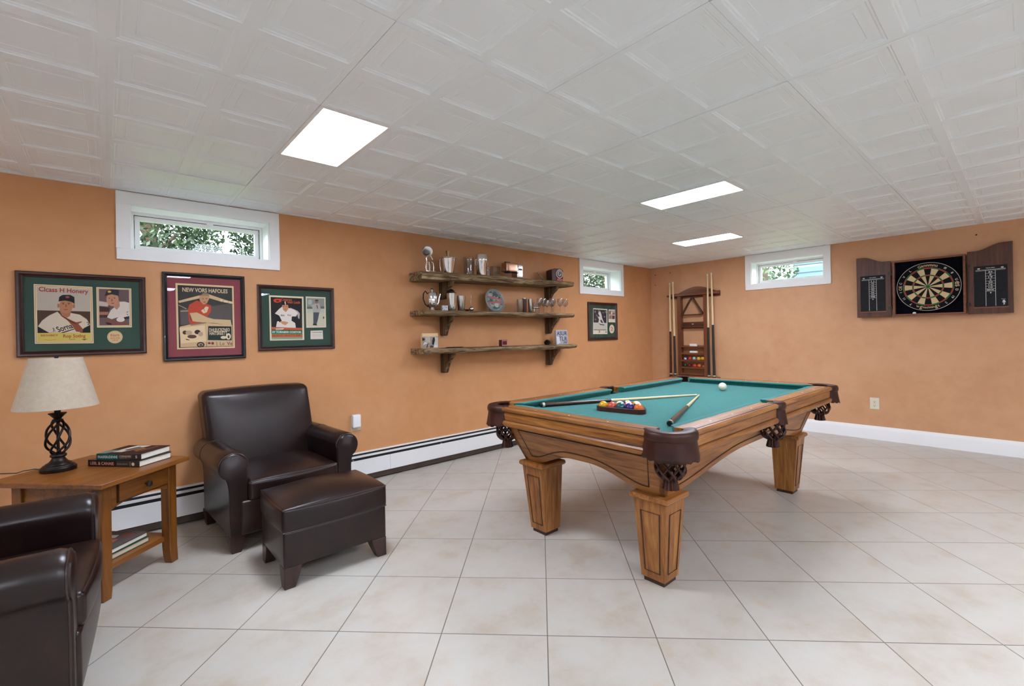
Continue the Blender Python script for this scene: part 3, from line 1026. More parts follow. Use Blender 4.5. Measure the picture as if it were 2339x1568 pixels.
# leather pockets
def pocket(cx, cy, ang, R, half, name='pocket'):
    """ang: outward direction; leather lip and skirt on an arc of +-half"""
    n = 30
    m = MB()
    aa = [ang - half + 2 * half * k / n for k in range(n + 1)]
    rows = []
    for f in range(9):
        row = []
        for k, a in enumerate(aa):
            e = abs(2 * k / n - 1)
            zb = .648 + .012 * e ** 3 + .004 * math.sin(k * 1.9) + (.003 if k % 4 == 0 else 0)
            z = RT - .014 + (zb - RT + .014) * f / 8
            r = R + .014 * (f / 8) ** 1.5 + .003 * math.sin(k * .9) * (f / 8)
            row.append((cx + r * math.cos(a), cy + r * math.sin(a), z))
        rows.append(row)
    m.grid(rows)
    pk = m.build(name, pocket_leather, pt, solid=.007, angle=60)
    l = MB()
    rows = []
    for a in [ang - half * 1.04 + 2.08 * half * k / n for k in range(n + 1)]:
        sec = [(-.052, .000), (-.030, .003), (-.008, .004), (.004, .001), (.010, -.008), (.0115, -.020), (.010, -.034), (.004, -.040), (-.003, -.036), (-.006, -.012), (-.050, -.008)]
        rows.append([(cx + (R + u) * math.cos(a), cy + (R + u) * math.sin(a), RT + w_) for u, w_ in sec])
    l.grid(rows, close_u=True)
    l.add(rows[0], [tuple(range(11))]); l.add(rows[-1], [tuple(range(11))])
    l.build('leather_lip', pocket_leather, pk, angle=60)
    # basket of crossing leather straps
    b = MB()
    def R_(f): return .060 * (1 - .06 * f) * (math.sqrt(max(.0, 1 - max(0, (f - .55) / .50) ** 2))) + .010 * f
    z0, z1 = .668, .556
    ns = 9
    for s_ in (-1, 1):
        for k in range(ns):
            pts = []
            for i in range(15):
                f = i / 14
                a = 2 * PI * k / ns + s_ * (f * 1.35)
                r = max(R_(f), .022) + .0015 * s_
                pts.append((cx + r * math.cos(a), cy + r * math.sin(a), z0 + (z1 - z0) * f))
            b.tube(pts, [.0046 + .0022 * f_ ** 2 for f_ in [i / 14 for i in range(15)]], 6)
    b.lathe([(.052, .664), (.060, .666), (.060, .674), (.052, .676), (.052, .664)], 28, (cx, cy, 0))
    b.build('net_basket', pocket_leather, pk)
    fr = MB()
    prof = [(.020, .562), (.025, .556), (.026, .545), (.034, .508), (.030, .506), (.022, .54), (.0, .545)]
    rows = []
    nn = 48
    for r, z in prof:
        rows.append([(cx + (r * (1 + .10 * math.sin(12 * 2 * PI * j / nn))) * math.cos(2 * PI * j / nn), cy + (r * (1 + .10 * math.sin(12 * 2 * PI * j / nn))) * math.sin(2 * PI * j / nn), z) for j in range(nn)])
    fr.grid(rows, close_u=True)
    fr.build('fringe', pocket_leather, pk, angle=50)
q = .098
for sx in (-1, 1):
    for sy in (-1, 1):
        pocket(sx * (HX - q), sy * (HY - q), math.atan2(sy, sx), .108, math.radians(96))
for sy in (-1, 1):
    pocket(0, sy * (HY - .055), sy * PI / 2, .062, math.radians(92))

# ------------------------------------------------------------------ things on the table
BZ = .728
BALLS = {'yellow': ('d9a21b', 0), 'red': ('c9503a', 0), 'teal': ('164f5a', 0), 'purple': ('2a1a63', 0), 'orange': ('d4691f', 0),
         'gold': ('c58f1f', 1), 'pink': ('c4746a', 1), 'violet': ('4a3f86', 1), 'amber': ('d98a2a', 1), 'green': ('1d4a52', 1)}
def ball(name, label, cat, loc, r, mat, rot=(0, 0, 0), group=None):
    o = MB().ball((0, 0, 0), r).build(name, mat, None)
    o.location = loc
    o.rotation_euler = rot
    return tag(o, label, cat, group)
RB = .028
d_ = V((.179, -.984)); n_ = V((.984, .179))
mid = V((2.239, 1.598)) + n_ * (.011 + RB)
def rackpos(row, k):
    """row 0 nearest; k from the left"""
    return mid + n_ * (row * RB * 1.733) + d_ * ((k - (4 - row) / 2) * RB * 2.004)
order = [(0, 0, 'yellow', 'solid yellow ball at the left end of the front row in the rack'),
         (0, 1, 'red', 'solid coral red ball, second from left in the front row of the rack'),
         (0, 2, 'teal', 'solid dark teal ball in the middle of the front row of the rack'),
         (0, 3, 'purple', 'solid deep purple ball, fourth in the front row of the rack'),
         (0, 4, 'orange', 'solid orange ball at the right end of the front row in the rack'),
         (1, 1, 'gold', 'gold striped ball just behind the dark teal ball in the rack'),
         (1, 2, 'pink', 'pink striped ball behind the purple ball in the rack'),
         (1, 3, 'green', 'dark green striped ball right behind the orange ball in the rack'),
         (2, 2, 'amber', 'amber striped ball, farthest on the right side of the rack'),
         (2, 1, 'violet', 'violet striped ball behind the pink striped one in the rack')]
for row, k, c, lb in order:
    p = rackpos(row, k)
    col, st = BALLS[c]
    ball('billiard_ball', lb, 'ball', (p.x, p.y, BZ + RB + .0008), RB, stripe_ball('ball_' + c, col, st), (.35, -.5 + .2 * k, .6 * row) if st else (0, 0, 0), 'racked balls on the pool table')
# triangle
t = thing('ball_rack', 'dark wooden triangle holding the coloured balls on the green cloth', 'rack', (0, 0, BZ))
tri_in = []
c0, c1, c2 = rackpos(0, 0), rackpos(0, 4), rackpos(4, 0)
cen = (c0 + c1 + c2) / 3
def tri_outline(off, n=7):
    pts = []
    for c in (c0, c1, c2):
        a0 = math.atan2(*(reversed(list(c - cen))))
        for k in range(n):
            a = a0 - PI / 3 + 2 * PI / 3 * k / (n - 1)
            pts.append((c.x + off * math.cos(a), c.y + off * math.sin(a)))
    return pts
ti, to = tri_outline(RB + .001), tri_outline(RB + .013)
if (ti[0][0] - cen.x) * (ti[8][1] - cen.y) - (ti[0][1] - cen.y) * (ti[8][0] - cen.x) < 0:
    pass
m = MB()
m.grid([[(x, y, .0005) for x, y in ti], [(x, y, .0005) for x, y in to], [(x, y, .029) for x, y in to], [(x, y, .029) for x, y in ti]], close_u=True, close_v=True)
m.build('triangle_frame', wood('rack_wood', ['2a110b', '3f1d13', '4a2518'], 'x', 20, .3, bumpy=0), t, bevel=.002)
o = ball('cue_ball', 'ivory white cue ball alone on the far part of the green cloth', 'ball', (3.60, 1.585, BZ + .0318), .031, plain('ivory_ball', 'e4dcc4', .15))

shaft_m = wood('maple_shaft', ['c9ad7f', 'd8c094', 'dfcba4'], 'z', 20, .3, bumpy=0)
butt_m = wood('dark_butt', ['1d0d08', '3a1a10', '4c2618'], 'z', 24, .25, bumpy=0)
blackbutt_m = plain('black_butt', '1a1614', .28, coat=.3)
def cue(label, butt_at, tip_at, group, butt_mat=butt_m, split=.42, r0=.0145, r1=.0058, ring='cfc4b0'):
    a, b = V(butt_at), V(tip_at)
    L = (b - a).length
    t = thing('cue_stick', label, 'cue', a, 0, group)
    t.rotation_mode = 'QUATERNION'
    t.rotation_quaternion = (b - a).to_track_quat('Z', 'Y')
    R_ = lambda f: r0 + (r1 - r0) * f ** .9
    rm = plain('cue_ring', ring, .3, .4)
    MB().lathe([(r0 * .75, 0), (r0 * .98, .004), (r0, .014)], 20).build('bumper', black_m, t)
    MB().lathe([(r0 * 1.01, .014), (r0 * 1.01, .03)], 20).build('collar', rm, t)
    MB().lathe([(R_(f) , .03 + (L * split - .03) * k / 8) for k, f in [(k, split * k / 8) for k in range(9)]], 20).build('butt', butt_mat, t)
    MB().lathe([(R_(split) * 1.02, L * split), (R_(split) * 1.02, L * split + .012)], 20).build('joint_ring', rm, t)
    MB().lathe([(R_(split + (1 - split) * k / 8), L * split + .012 + (L * (1 - split) - .042) * k / 8) for k in range(9)], 20).build('shaft', shaft_m, t)
    MB().lathe([(r1 * 1.02, L - .030), (r1 * 1.0, L - .008)], 16).build('ferrule', ivory, t)
    MB().lathe([(r1, L - .008), (r1 * .95, L - .002), (r1 * .4, L)], 16).build('tip', plain('cue_tip', '8fa3a8', .8), t)
    return t
cue('cue stick lying behind the racked balls, dark butt to the left', (2.075, 2.077, BZ + .0165), (3.20, 1.592, BZ + .0078), 'cue sticks on the pool table')
cue('cue stick with dark butt near the front corner pocket of the table', (2.075, 1.178, BZ + .0165), (3.19, 1.574, BZ + .0078), 'cue sticks on the pool table', split=.5)
ART={
 '1':{
  'main':[
   ('p','d9c3a0',[(-0.212,0.1708),(0.0336,0.168),(0.0344,-0.1719),(-0.2119,-0.1681)]),
   ('p','a98055',[(-0.2077,0.1651),(0.0292,0.1623),(0.0294,-0.1663),(-0.2077,-0.1626)]),
   ('p','d2bb96',[(-0.2054,0.1618),(0.0268,0.1595),(0.0268,-0.1635),(-0.2059,-0.1601)]),
   ('p','b3a798',[(-0.2001,0.1561),(0.0237,0.1548),(0.0219,-0.0314),(-0.2006,-0.0414)]),
   ('p','4a3529',[(-0.2003,0.0227),(0.0216,0.0192),(0.021,-0.1091),(-0.2004,-0.1072)]),
   ('p','1d1917',[(-0.2001,-0.0692),(-0.154,-0.1061),(-0.2001,-0.1064)]),
   ('p','1d1f1d',[(-0.0116,-0.0832),(0.0211,-0.0608),(0.021,-0.1091),(-0.0136,-0.1087)]),
   ('p','cbbba5',[(-0.1986,-0.0692),(-0.1802,-0.0349),(-0.1525,-0.0066),(-0.1184,0.0157),(-0.0939,-0.019),(-0.065,0.01),(-0.0234,-0.0004),(0.0057,-0.027),(0.0204,-0.0608),(-0.0083,-0.081),(-0.025,-0.1086),(-0.154,-0.1061),(-0.1779,-0.0865)]),
   ('p','a26a4a',[(-0.107,0.0465),(-0.0549,0.0479),(-0.0601,0.0212),(-0.0669,-0.0099),(-0.0798,-0.0197),(-0.1,-0.0059),(-0.109,0.0202)]),
   ('p','ad7552',[(-0.0526,0.0502),(-0.0543,0.0367),(-0.0586,0.0245),(-0.0653,0.0148),(-0.0735,0.0085),(-0.0825,0.0062),(-0.0915,0.0082),(-0.0994,0.0142),(-0.1056,0.0235),(-0.1095,0.0354),(-0.1107,0.0486),(-0.1091,0.0619),(-0.1049,0.074),(-0.0984,0.0837),(-0.0902,0.0901),(-0.0812,0.0926),(-0.0723,0.0908),(-0.0642,0.0849),(-0.0578,0.0756),(-0.0538,0.0636)]),
   ('p','a06848',[(-0.1098,0.0508),(-0.11,0.0468),(-0.1107,0.0431),(-0.1117,0.0402),(-0.113,0.0383),(-0.1143,0.0376),(-0.1156,0.0382),(-0.1168,0.0401),(-0.1177,0.0429),(-0.1183,0.0466),(-0.1185,0.0506),(-0.1182,0.0547),(-0.1175,0.0583),(-0.1165,0.0613),(-0.1153,0.0632),(-0.1139,0.0638),(-0.1126,0.0632),(-0.1114,0.0614),(-0.1105,0.0585),(-0.1099,0.0549)]),
   ('p','a06848',[(-0.0439,0.0504),(-0.0442,0.0463),(-0.0449,0.0425),(-0.046,0.0396),(-0.0472,0.0376),(-0.0486,0.037),(-0.05,0.0376),(-0.0512,0.0394),(-0.0522,0.0424),(-0.0528,0.0461),(-0.0529,0.0502),(-0.0526,0.0543),(-0.052,0.058),(-0.0509,0.061),(-0.0496,0.0629),(-0.0482,0.0636),(-0.0469,0.063),(-0.0456,0.0612),(-0.0447,0.0582),(-0.0441,0.0545)]),
   ('p','23262a',[(-0.1128,0.0748),(-0.1093,0.1025),(-0.0951,0.1145),(-0.0634,0.1158),(-0.046,0.1037),(-0.045,0.0637),(-0.0609,0.0752),(-0.0861,0.0823),(-0.1081,0.0763)]),
   ('p','a0432e',[(-0.0665,0.1024),(-0.067,0.1004),(-0.0683,0.0985),(-0.0703,0.0969),(-0.0727,0.0959),(-0.0755,0.0955),(-0.0782,0.0957),(-0.0807,0.0965),(-0.0826,0.0979),(-0.0838,0.0997),(-0.0842,0.1017),(-0.0838,0.1038),(-0.0825,0.1057),(-0.0805,0.1072),(-0.078,0.1083),(-0.0753,0.1087),(-0.0726,0.1085),(-0.0701,0.1076),(-0.0681,0.1063),(-0.0669,0.1045)]),
   ('p','2a1d18',[(-0.0889,0.062),(-0.0892,0.0613),(-0.0898,0.0606),(-0.0908,0.0601),(-0.092,0.0598),(-0.0934,0.0596),(-0.0947,0.0597),(-0.0959,0.06),(-0.0969,0.0604),(-0.0975,0.061),(-0.0977,0.0617),(-0.0975,0.0624),(-0.0969,0.063),(-0.0959,0.0635),(-0.0947,0.0639),(-0.0933,0.064),(-0.0919,0.064),(-0.0907,0.0637),(-0.0898,0.0632),(-0.0891,0.0626)]),
   ('p','2a1d18',[(-0.0655,0.0627),(-0.0657,0.062),(-0.0664,0.0613),(-0.0674,0.0608),(-0.0686,0.0605),(-0.07,0.0603),(-0.0714,0.0604),(-0.0726,0.0607),(-0.0736,0.0611),(-0.0742,0.0617),(-0.0744,0.0624),(-0.0742,0.0631),(-0.0735,0.0637),(-0.0725,0.0642),(-0.0713,0.0646),(-0.0699,0.0647),(-0.0686,0.0647),(-0.0673,0.0644),(-0.0663,0.0639),(-0.0657,0.0633)]),
   ('p','8e5a40',[(-0.0839,0.0604),(-0.0795,0.0605),(-0.0779,0.0438),(-0.0861,0.0436)]),
   ('p','7d3f33',[(-0.0743,0.0289),(-0.0747,0.0282),(-0.076,0.0275),(-0.078,0.027),(-0.0804,0.0266),(-0.0832,0.0265),(-0.0859,0.0265),(-0.0883,0.0268),(-0.0903,0.0272),(-0.0915,0.0278),(-0.092,0.0285),(-0.0915,0.0292),(-0.0903,0.0298),(-0.0883,0.0303),(-0.0858,0.0307),(-0.0831,0.0309),(-0.0804,0.0308),(-0.0779,0.0306),(-0.076,0.0301),(-0.0747,0.0295)]),
   ('p','6d4430',[(-0.0995,0.0687),(-0.0876,0.0699),(-0.0876,0.0677),(-0.0995,0.066)]),
   ('p','6d4430',[(-0.0752,0.0703),(-0.0625,0.0698),(-0.0626,0.0672),(-0.0753,0.0681)]),
   ('p','8b4a33',[(-0.1093,-0.0038),(-0.0907,-0.0124),(-0.0562,-0.0364),(-0.0402,-0.0452),(-0.0158,-0.0397),(-0.0159,-0.0451),(-0.0307,-0.055),(-0.0116,-0.0854),(-0.0136,-0.1056),(-0.0411,-0.1008),(-0.0566,-0.0674),(-0.0784,-0.033)]),
   ('p','5d2c20',[(-0.1062,-0.006),(-0.0907,-0.0154),(-0.0562,-0.0408),(-0.0387,-0.0532),(-0.0404,-0.0585),(-0.0595,-0.0475),(-0.0815,-0.0299)]),
   ('t','15130f','Sorna',(-0.1155, -0.1044),(-0.052, -0.0785),0.0328),
   ('p','15130f',[(-0.1078,-0.1075),(-0.0761,-0.0938),(-0.0488,-0.083),(-0.0489,-0.0874),(-0.0746,-0.0991),(-0.0952,-0.1077)]),
   ('t','15130f','3.',(-0.1386, -0.0998),(-0.1263, -0.0986),0.0209),
   ('t','15130f','2',(0.0085, -0.0621),(0.0184, -0.0594),0.0180),
   ('p','c9b25a',[(-0.2007,-0.1072),(0.022,-0.1083),(0.0216,-0.158),(-0.2011,-0.1577)]),
   ('t','98302a','Clcass H Honery',(-0.1921, 0.1309),(0.0146, 0.1255),0.0265),
   ('t','98402a','Rop Sotlng',(-0.0963, -0.1358),(-0.0009, -0.1358),0.0193),
   ('t','98402a','BESSBET',(-0.1875, -0.1263),(-0.1168, -0.1266),0.0103),
   ('p','8a7038',[(-0.1727,-0.1446),(-0.1516,-0.1486),(-0.1269,-0.1448),(-0.127,-0.1465),(-0.1516,-0.1503),(-0.1728,-0.1464)]),
   ('p','8a7038',[(-0.0721,-0.1451),(-0.045,-0.1448),(-0.045,-0.1479),(-0.0722,-0.1482)]),
   ('p','3b3620',[(-0.0191,-0.1458),(0.0098,-0.1455),(-0.0028,-0.1493),(-0.0044,-0.1528)]),
  ],
  'side':[
   ('p','d9c3a0',[(0.051,0.1681),(0.2137,0.1675),(0.2128,-0.0765),(0.0506,-0.0772)]),
   ('p','b08f66',[(0.056,0.1638),(0.2093,0.1625),(0.2081,-0.0704),(0.0551,-0.0713)]),
   ('p','d6c2a2',[(0.0587,0.1612),(0.2064,0.16),(0.2049,-0.0671),(0.0578,-0.0677)]),
   ('p','655052',[(0.062,0.1582),(0.2027,0.1584),(0.2014,-0.0633),(0.0613,-0.0645)]),
   ('p','b9a9a0',[(0.0622,0.0838),(0.1087,0.0752),(0.1014,0.0511),(0.0624,0.0546)]),
   ('p','3c2a24',[(0.0624,0.051),(0.1116,0.043),(0.1043,0.0198),(0.0623,0.0213)]),
   ('p','a5694c',[(0.0622,0.0154),(0.1043,0.0189),(0.1006,0.0013),(0.0623,-0.0001)]),
   ('p','3c2a24',[(0.0622,-0.0015),(0.1006,-0.0001),(0.0969,-0.0171),(0.062,-0.0175)]),
   ('p','d0c3b7',[(0.0969,-0.0148),(0.1149,0.0292),(0.1362,0.0529),(0.1578,0.0824),(0.1792,0.0845),(0.2018,0.0772),(0.2015,-0.0076),(0.1776,-0.0211),(0.1457,-0.0143),(0.1175,-0.0262)]),
   ('p','b07c62',[(0.119,0.0709),(0.1562,0.0907),(0.1574,0.0534),(0.1429,0.0321),(0.1325,0.0435)]),
   ('p','b68265',[(0.1524,0.0976),(0.1508,0.0843),(0.1465,0.0722),(0.1399,0.0625),(0.1318,0.0563),(0.1229,0.0539),(0.1141,0.0558),(0.1063,0.0616),(0.1002,0.0708),(0.0963,0.0825),(0.0952,0.0955),(0.0968,0.1086),(0.101,0.1206),(0.1074,0.1303),(0.1154,0.1367),(0.1243,0.1392),(0.1331,0.1375),(0.141,0.1318),(0.1473,0.1226),(0.1512,0.1108)]),
   ('p','2c2a33',[(0.0879,0.115),(0.0966,0.1462),(0.1204,0.1589),(0.1554,0.1537),(0.1531,0.1186),(0.1199,0.1274)]),
   ('p','c9a030',[(0.1187,0.1431),(0.1183,0.1411),(0.1171,0.1392),(0.1152,0.1377),(0.1129,0.1366),(0.1103,0.1362),(0.1077,0.1364),(0.1054,0.1372),(0.1036,0.1386),(0.1025,0.1403),(0.1021,0.1423),(0.1025,0.1443),(0.1037,0.1462),(0.1056,0.1477),(0.1079,0.1487),(0.1105,0.1491),(0.1131,0.149),(0.1154,0.1481),(0.1172,0.1468),(0.1184,0.1451)]),
   ('p','3a241d',[(0.1132,0.1022),(0.113,0.1015),(0.1124,0.1008),(0.1115,0.1002),(0.1103,0.0999),(0.109,0.0997),(0.1078,0.0998),(0.1066,0.1001),(0.1057,0.1005),(0.1051,0.1012),(0.1049,0.1019),(0.1051,0.1026),(0.1057,0.1032),(0.1067,0.1038),(0.1078,0.1042),(0.1091,0.1043),(0.1104,0.1043),(0.1115,0.104),(0.1125,0.1035),(0.113,0.1029)]),
   ('p','3a241d',[(0.1377,0.105),(0.1375,0.1042),(0.1369,0.1036),(0.1359,0.103),(0.1348,0.1026),(0.1335,0.1025),(0.1322,0.1025),(0.131,0.1028),(0.1301,0.1033),(0.1295,0.1039),(0.1293,0.1046),(0.1295,0.1054),(0.1301,0.106),(0.1311,0.1066),(0.1322,0.107),(0.1335,0.1071),(0.1348,0.1071),(0.136,0.1068),(0.1369,0.1063),(0.1375,0.1057)]),
   ('p','7a4034',[(0.1326,0.0723),(0.1322,0.0716),(0.131,0.0709),(0.1291,0.0703),(0.1268,0.0699),(0.1242,0.0697),(0.1216,0.0697),(0.1193,0.07),(0.1175,0.0705),(0.1163,0.0711),(0.1159,0.0718),(0.1163,0.0725),(0.1175,0.0732),(0.1194,0.0737),(0.1217,0.0742),(0.1243,0.0743),(0.1269,0.0743),(0.1292,0.0741),(0.1311,0.0736),(0.1322,0.073)]),
   ('p','8e5c48',[(0.1195,0.101),(0.123,0.1012),(0.1255,0.0841),(0.1164,0.0838)]),
   ('p','25252b',[(0.1741,-0.0141),(0.2015,-0.0058),(0.2013,-0.0209),(0.1775,-0.0267)]),
   ('p','7a4a40',[(0.0856,-0.0365),(0.1071,-0.0217),(0.1453,-0.0399),(0.1951,-0.0501),(0.1949,-0.0623),(0.1239,-0.0623),(0.0963,-0.0549)]),
   ('p','2a2022',[(0.0895,-0.0448),(0.1136,-0.0493),(0.1187,-0.0623),(0.0962,-0.0586)]),
   ('p','d6c9bf',[(0.1792,-0.0281),(0.1782,-0.0327),(0.1753,-0.0369),(0.1709,-0.0403),(0.1654,-0.0424),(0.1594,-0.0432),(0.1534,-0.0424),(0.148,-0.0403),(0.1437,-0.0371),(0.1411,-0.0329),(0.1402,-0.0283),(0.1412,-0.0237),(0.144,-0.0196),(0.1484,-0.0162),(0.1538,-0.0141),(0.1599,-0.0133),(0.1659,-0.0139),(0.1713,-0.016),(0.1756,-0.0193),(0.1783,-0.0234)]),
   ('p','2a2a30',[(0.1872,0.019),(0.1984,0.0244),(0.1925,0.0158)]),
   ('p','2a2a30',[(0.187,0.0096),(0.1977,0.0017),(0.1923,0.0002)]),
  ],
  'medal':[
   ('p','cdb385',[(0.1679,-0.1367),(0.167,-0.1444),(0.1648,-0.1519),(0.1613,-0.1586),(0.1567,-0.1645),(0.1511,-0.1693),(0.1447,-0.1728),(0.1379,-0.1749),(0.1309,-0.1755),(0.1238,-0.1745),(0.1171,-0.1721),(0.111,-0.1683),(0.1057,-0.1633),(0.1013,-0.1572),(0.0982,-0.1504),(0.0963,-0.143),(0.0957,-0.1354),(0.0965,-0.1278),(0.0986,-0.1205),(0.102,-0.1137),(0.1065,-0.1079),(0.112,-0.103),(0.1183,-0.0995),(0.1251,-0.0973),(0.1321,-0.0966),(0.1391,-0.0974),(0.1459,-0.0997),(0.1521,-0.1035),(0.1576,-0.1085),(0.162,-0.1145),(0.1653,-0.1214),(0.1673,-0.1289)]),
   ('p','a98e62',[(0.1654,-0.1367),(0.1646,-0.1438),(0.1625,-0.1506),(0.1593,-0.1568),(0.155,-0.1622),(0.1498,-0.1666),(0.1439,-0.1698),(0.1375,-0.1717),(0.1309,-0.1722),(0.1244,-0.1713),(0.1181,-0.1691),(0.1124,-0.1656),(0.1074,-0.161),(0.1034,-0.1555),(0.1004,-0.1492),(0.0986,-0.1424),(0.0981,-0.1354),(0.0989,-0.1284),(0.1008,-0.1217),(0.104,-0.1156),(0.1082,-0.1102),(0.1133,-0.1057),(0.1192,-0.1025),(0.1255,-0.1005),(0.132,-0.0999),(0.1386,-0.1006),(0.1449,-0.1027),(0.1507,-0.1062),(0.1558,-0.1107),(0.1599,-0.1163),(0.163,-0.1227),(0.1648,-0.1295)]),
   ('p','cdb385',[(0.1639,-0.1366),(0.1632,-0.1434),(0.1612,-0.1498),(0.1581,-0.1557),(0.154,-0.1609),(0.149,-0.165),(0.1433,-0.1681),(0.1372,-0.1699),(0.1309,-0.1704),(0.1247,-0.1695),(0.1187,-0.1674),(0.1132,-0.1641),(0.1084,-0.1598),(0.1046,-0.1545),(0.1017,-0.1485),(0.1,-0.1421),(0.0995,-0.1354),(0.1002,-0.1288),(0.1021,-0.1224),(0.1051,-0.1166),(0.1092,-0.1115),(0.1141,-0.1073),(0.1197,-0.1042),(0.1257,-0.1023),(0.132,-0.1017),(0.1383,-0.1024),(0.1443,-0.1045),(0.1499,-0.1077),(0.1548,-0.1121),(0.1587,-0.1173),(0.1617,-0.1234),(0.1634,-0.1299)]),
   ('t','b0603f','Rlare',(0.1123, -0.1348),(0.1527, -0.1308),0.0176),
   ('t','b0603f','IDIUTE',(0.1104, -0.1486),(0.1542, -0.1481),0.0102),
   ('t','b0603f','1919',(0.1188, -0.1626),(0.1451, -0.1623),0.0111),
  ],
 },
 '2':{
  'main':[
   ('p','d6b98e',[(-0.1646,0.2228),(0.169,0.2202),(0.1695,-0.2184),(-0.1633,-0.217)]),
   ('p','2f2d2b',[(-0.1539,0.2106),(0.159,0.2078),(0.1589,-0.2067),(-0.1528,-0.2073)]),
   ('p','3b3937',[(-0.1496,0.1997),(0.1547,0.1956),(0.1558,-0.0305),(-0.1439,-0.0568)]),
   ('p','57504d',[(-0.1431,0.0465),(-0.097,0.0588),(0.0319,0.0734),(0.1581,0.1005),(0.1569,-0.0245),(-0.1402,-0.0552)]),
   ('p','c9ab84',[(-0.1512,0.1049),(-0.0392,0.1447),(0.0139,0.1585),(0.1125,0.1227),(0.1593,0.1077),(0.159,0.0946),(0.0871,0.1089),(0.0183,0.1309),(-0.0348,0.126),(-0.1469,0.0911)]),
   ('p','e0c7a0',[(0.0873,0.1242),(0.1024,0.1224),(0.0981,0.1069),(0.0846,0.11)]),
   ('p','e0c7a0',[(0.1099,0.1185),(0.1327,0.1146),(0.1299,0.1008),(0.1071,0.1037)]),
   ('p','e0c7a0',[(0.1403,0.113),(0.1583,0.1101),(0.158,0.0958),(0.1375,0.0987)]),
   ('p','b5a084',[(-0.1507,0.0798),(-0.1086,0.0557),(-0.1064,0.0495),(-0.1508,0.0753)]),
   ('p','b5a084',[(-0.1409,0.0398),(-0.0973,0.043),(-0.0974,0.0362),(-0.141,0.0342)]),
   ('p','b5472f',[(-0.092,0.0815),(-0.0493,0.1112),(-0.0114,0.0953),(0.032,0.0792),(0.0313,0.0386),(0.0063,-0.0022),(-0.0323,-0.0084),(-0.0746,0.0026),(-0.0887,0.0024),(-0.0798,-0.0258),(-0.0328,-0.0398),(-0.085,-0.0569),(-0.0962,-0.0315),(-0.0995,0.0474)]),
   ('p','8a3524',[(-0.0933,0.0024),(-0.0859,0.0251),(-0.0506,0.0314),(-0.0696,0.0254),(-0.084,0.0025),(-0.0751,-0.0258),(-0.0868,-0.0258)]),
   ('p','b98a66',[(-0.037,0.1333),(-0.0201,0.1478),(0.0137,0.1492),(0.0241,0.13),(0.0079,0.0947),(-0.0116,0.0838),(-0.0303,0.1061)]),
   ('p','8d7a60',[(-0.0355,0.1414),(-0.0102,0.1631),(0.0164,0.162),(0.0243,0.1404),(0.0088,0.1467),(-0.0201,0.1443)]),
   ('p','4a3428',[(-0.0104,0.124),(-0.0106,0.1233),(-0.0112,0.1227),(-0.0122,0.1221),(-0.0134,0.1217),(-0.0148,0.1216),(-0.0161,0.1216),(-0.0173,0.1219),(-0.0182,0.1224),(-0.0188,0.123),(-0.019,0.1237),(-0.0188,0.1244),(-0.0182,0.1251),(-0.0172,0.1256),(-0.016,0.126),(-0.0147,0.1262),(-0.0134,0.1261),(-0.0121,0.1258),(-0.0112,0.1254),(-0.0106,0.1247)]),
   ('p','4a3428',[(0.0104,0.126),(0.0102,0.1252),(0.0096,0.1246),(0.0086,0.124),(0.0074,0.1237),(0.006,0.1235),(0.0047,0.1236),(0.0035,0.1238),(0.0025,0.1243),(0.0019,0.1249),(0.0017,0.1256),(0.0019,0.1264),(0.0025,0.127),(0.0035,0.1276),(0.0047,0.128),(0.0061,0.1281),(0.0074,0.1281),(0.0086,0.1278),(0.0096,0.1273),(0.0102,0.1267)]),
   ('p','6a3a2c',[(0.0022,0.1015),(0.0018,0.1007),(0.0007,0.1001),(-0.001,0.0995),(-0.0031,0.0991),(-0.0055,0.0989),(-0.0079,0.0989),(-0.0101,0.0992),(-0.0118,0.0997),(-0.0128,0.1003),(-0.0132,0.101),(-0.0128,0.1017),(-0.0117,0.1024),(-0.01,0.1029),(-0.0078,0.1033),(-0.0055,0.1035),(-0.0031,0.1035),(-0.0009,0.1032),(0.0008,0.1028),(0.0019,0.1022)]),
   ('p','d8c09a',[(-0.0267,0.0421),(0.0027,0.0727),(0.0181,0.0673),(0.0069,0.0324),(-0.0126,0.0228)]),
   ('t','4a3a30','T',(-0.0095, 0.0378),(-0.0002, 0.0426),0.0207),
   ('p','c8aa82',[(-0.0906,0.025),(-0.0506,0.0302),(0.0063,-0.0022),(0.0451,-0.0146),(0.1467,-0.0198),(0.1527,-0.0572),(0.0447,-0.0414),(0.0056,-0.0397),(-0.0517,-0.0342),(-0.0752,-0.0286)]),
   ('p','c8a880',[(-0.1459,-0.0663),(-0.0896,-0.0513),(-0.0041,-0.0398),(0.1553,-0.0555),(0.1569,-0.2031),(-0.145,-0.2037)]),
   ('p','8c7356',[(-0.0896,-0.0513),(-0.004,-0.0357),(0.0056,-0.0397),(0.0007,-0.0438),(-0.085,-0.0598)]),
   ('p','dcc39a',[(-0.1487,-0.0741),(-0.0082,-0.057),(-0.0005,-0.1665),(-0.1414,-0.1781)]),
   ('p','4a3226',[(-0.1063,-0.1059),(-0.107,-0.1101),(-0.1089,-0.1138),(-0.1118,-0.1167),(-0.1154,-0.1186),(-0.1194,-0.1192),(-0.1233,-0.1185),(-0.1269,-0.1165),(-0.1297,-0.1135),(-0.1314,-0.1097),(-0.132,-0.1056),(-0.1313,-0.1014),(-0.1294,-0.0977),(-0.1265,-0.0948),(-0.1229,-0.0929),(-0.1189,-0.0923),(-0.115,-0.093),(-0.1114,-0.0949),(-0.1086,-0.0979),(-0.1068,-0.1017)]),
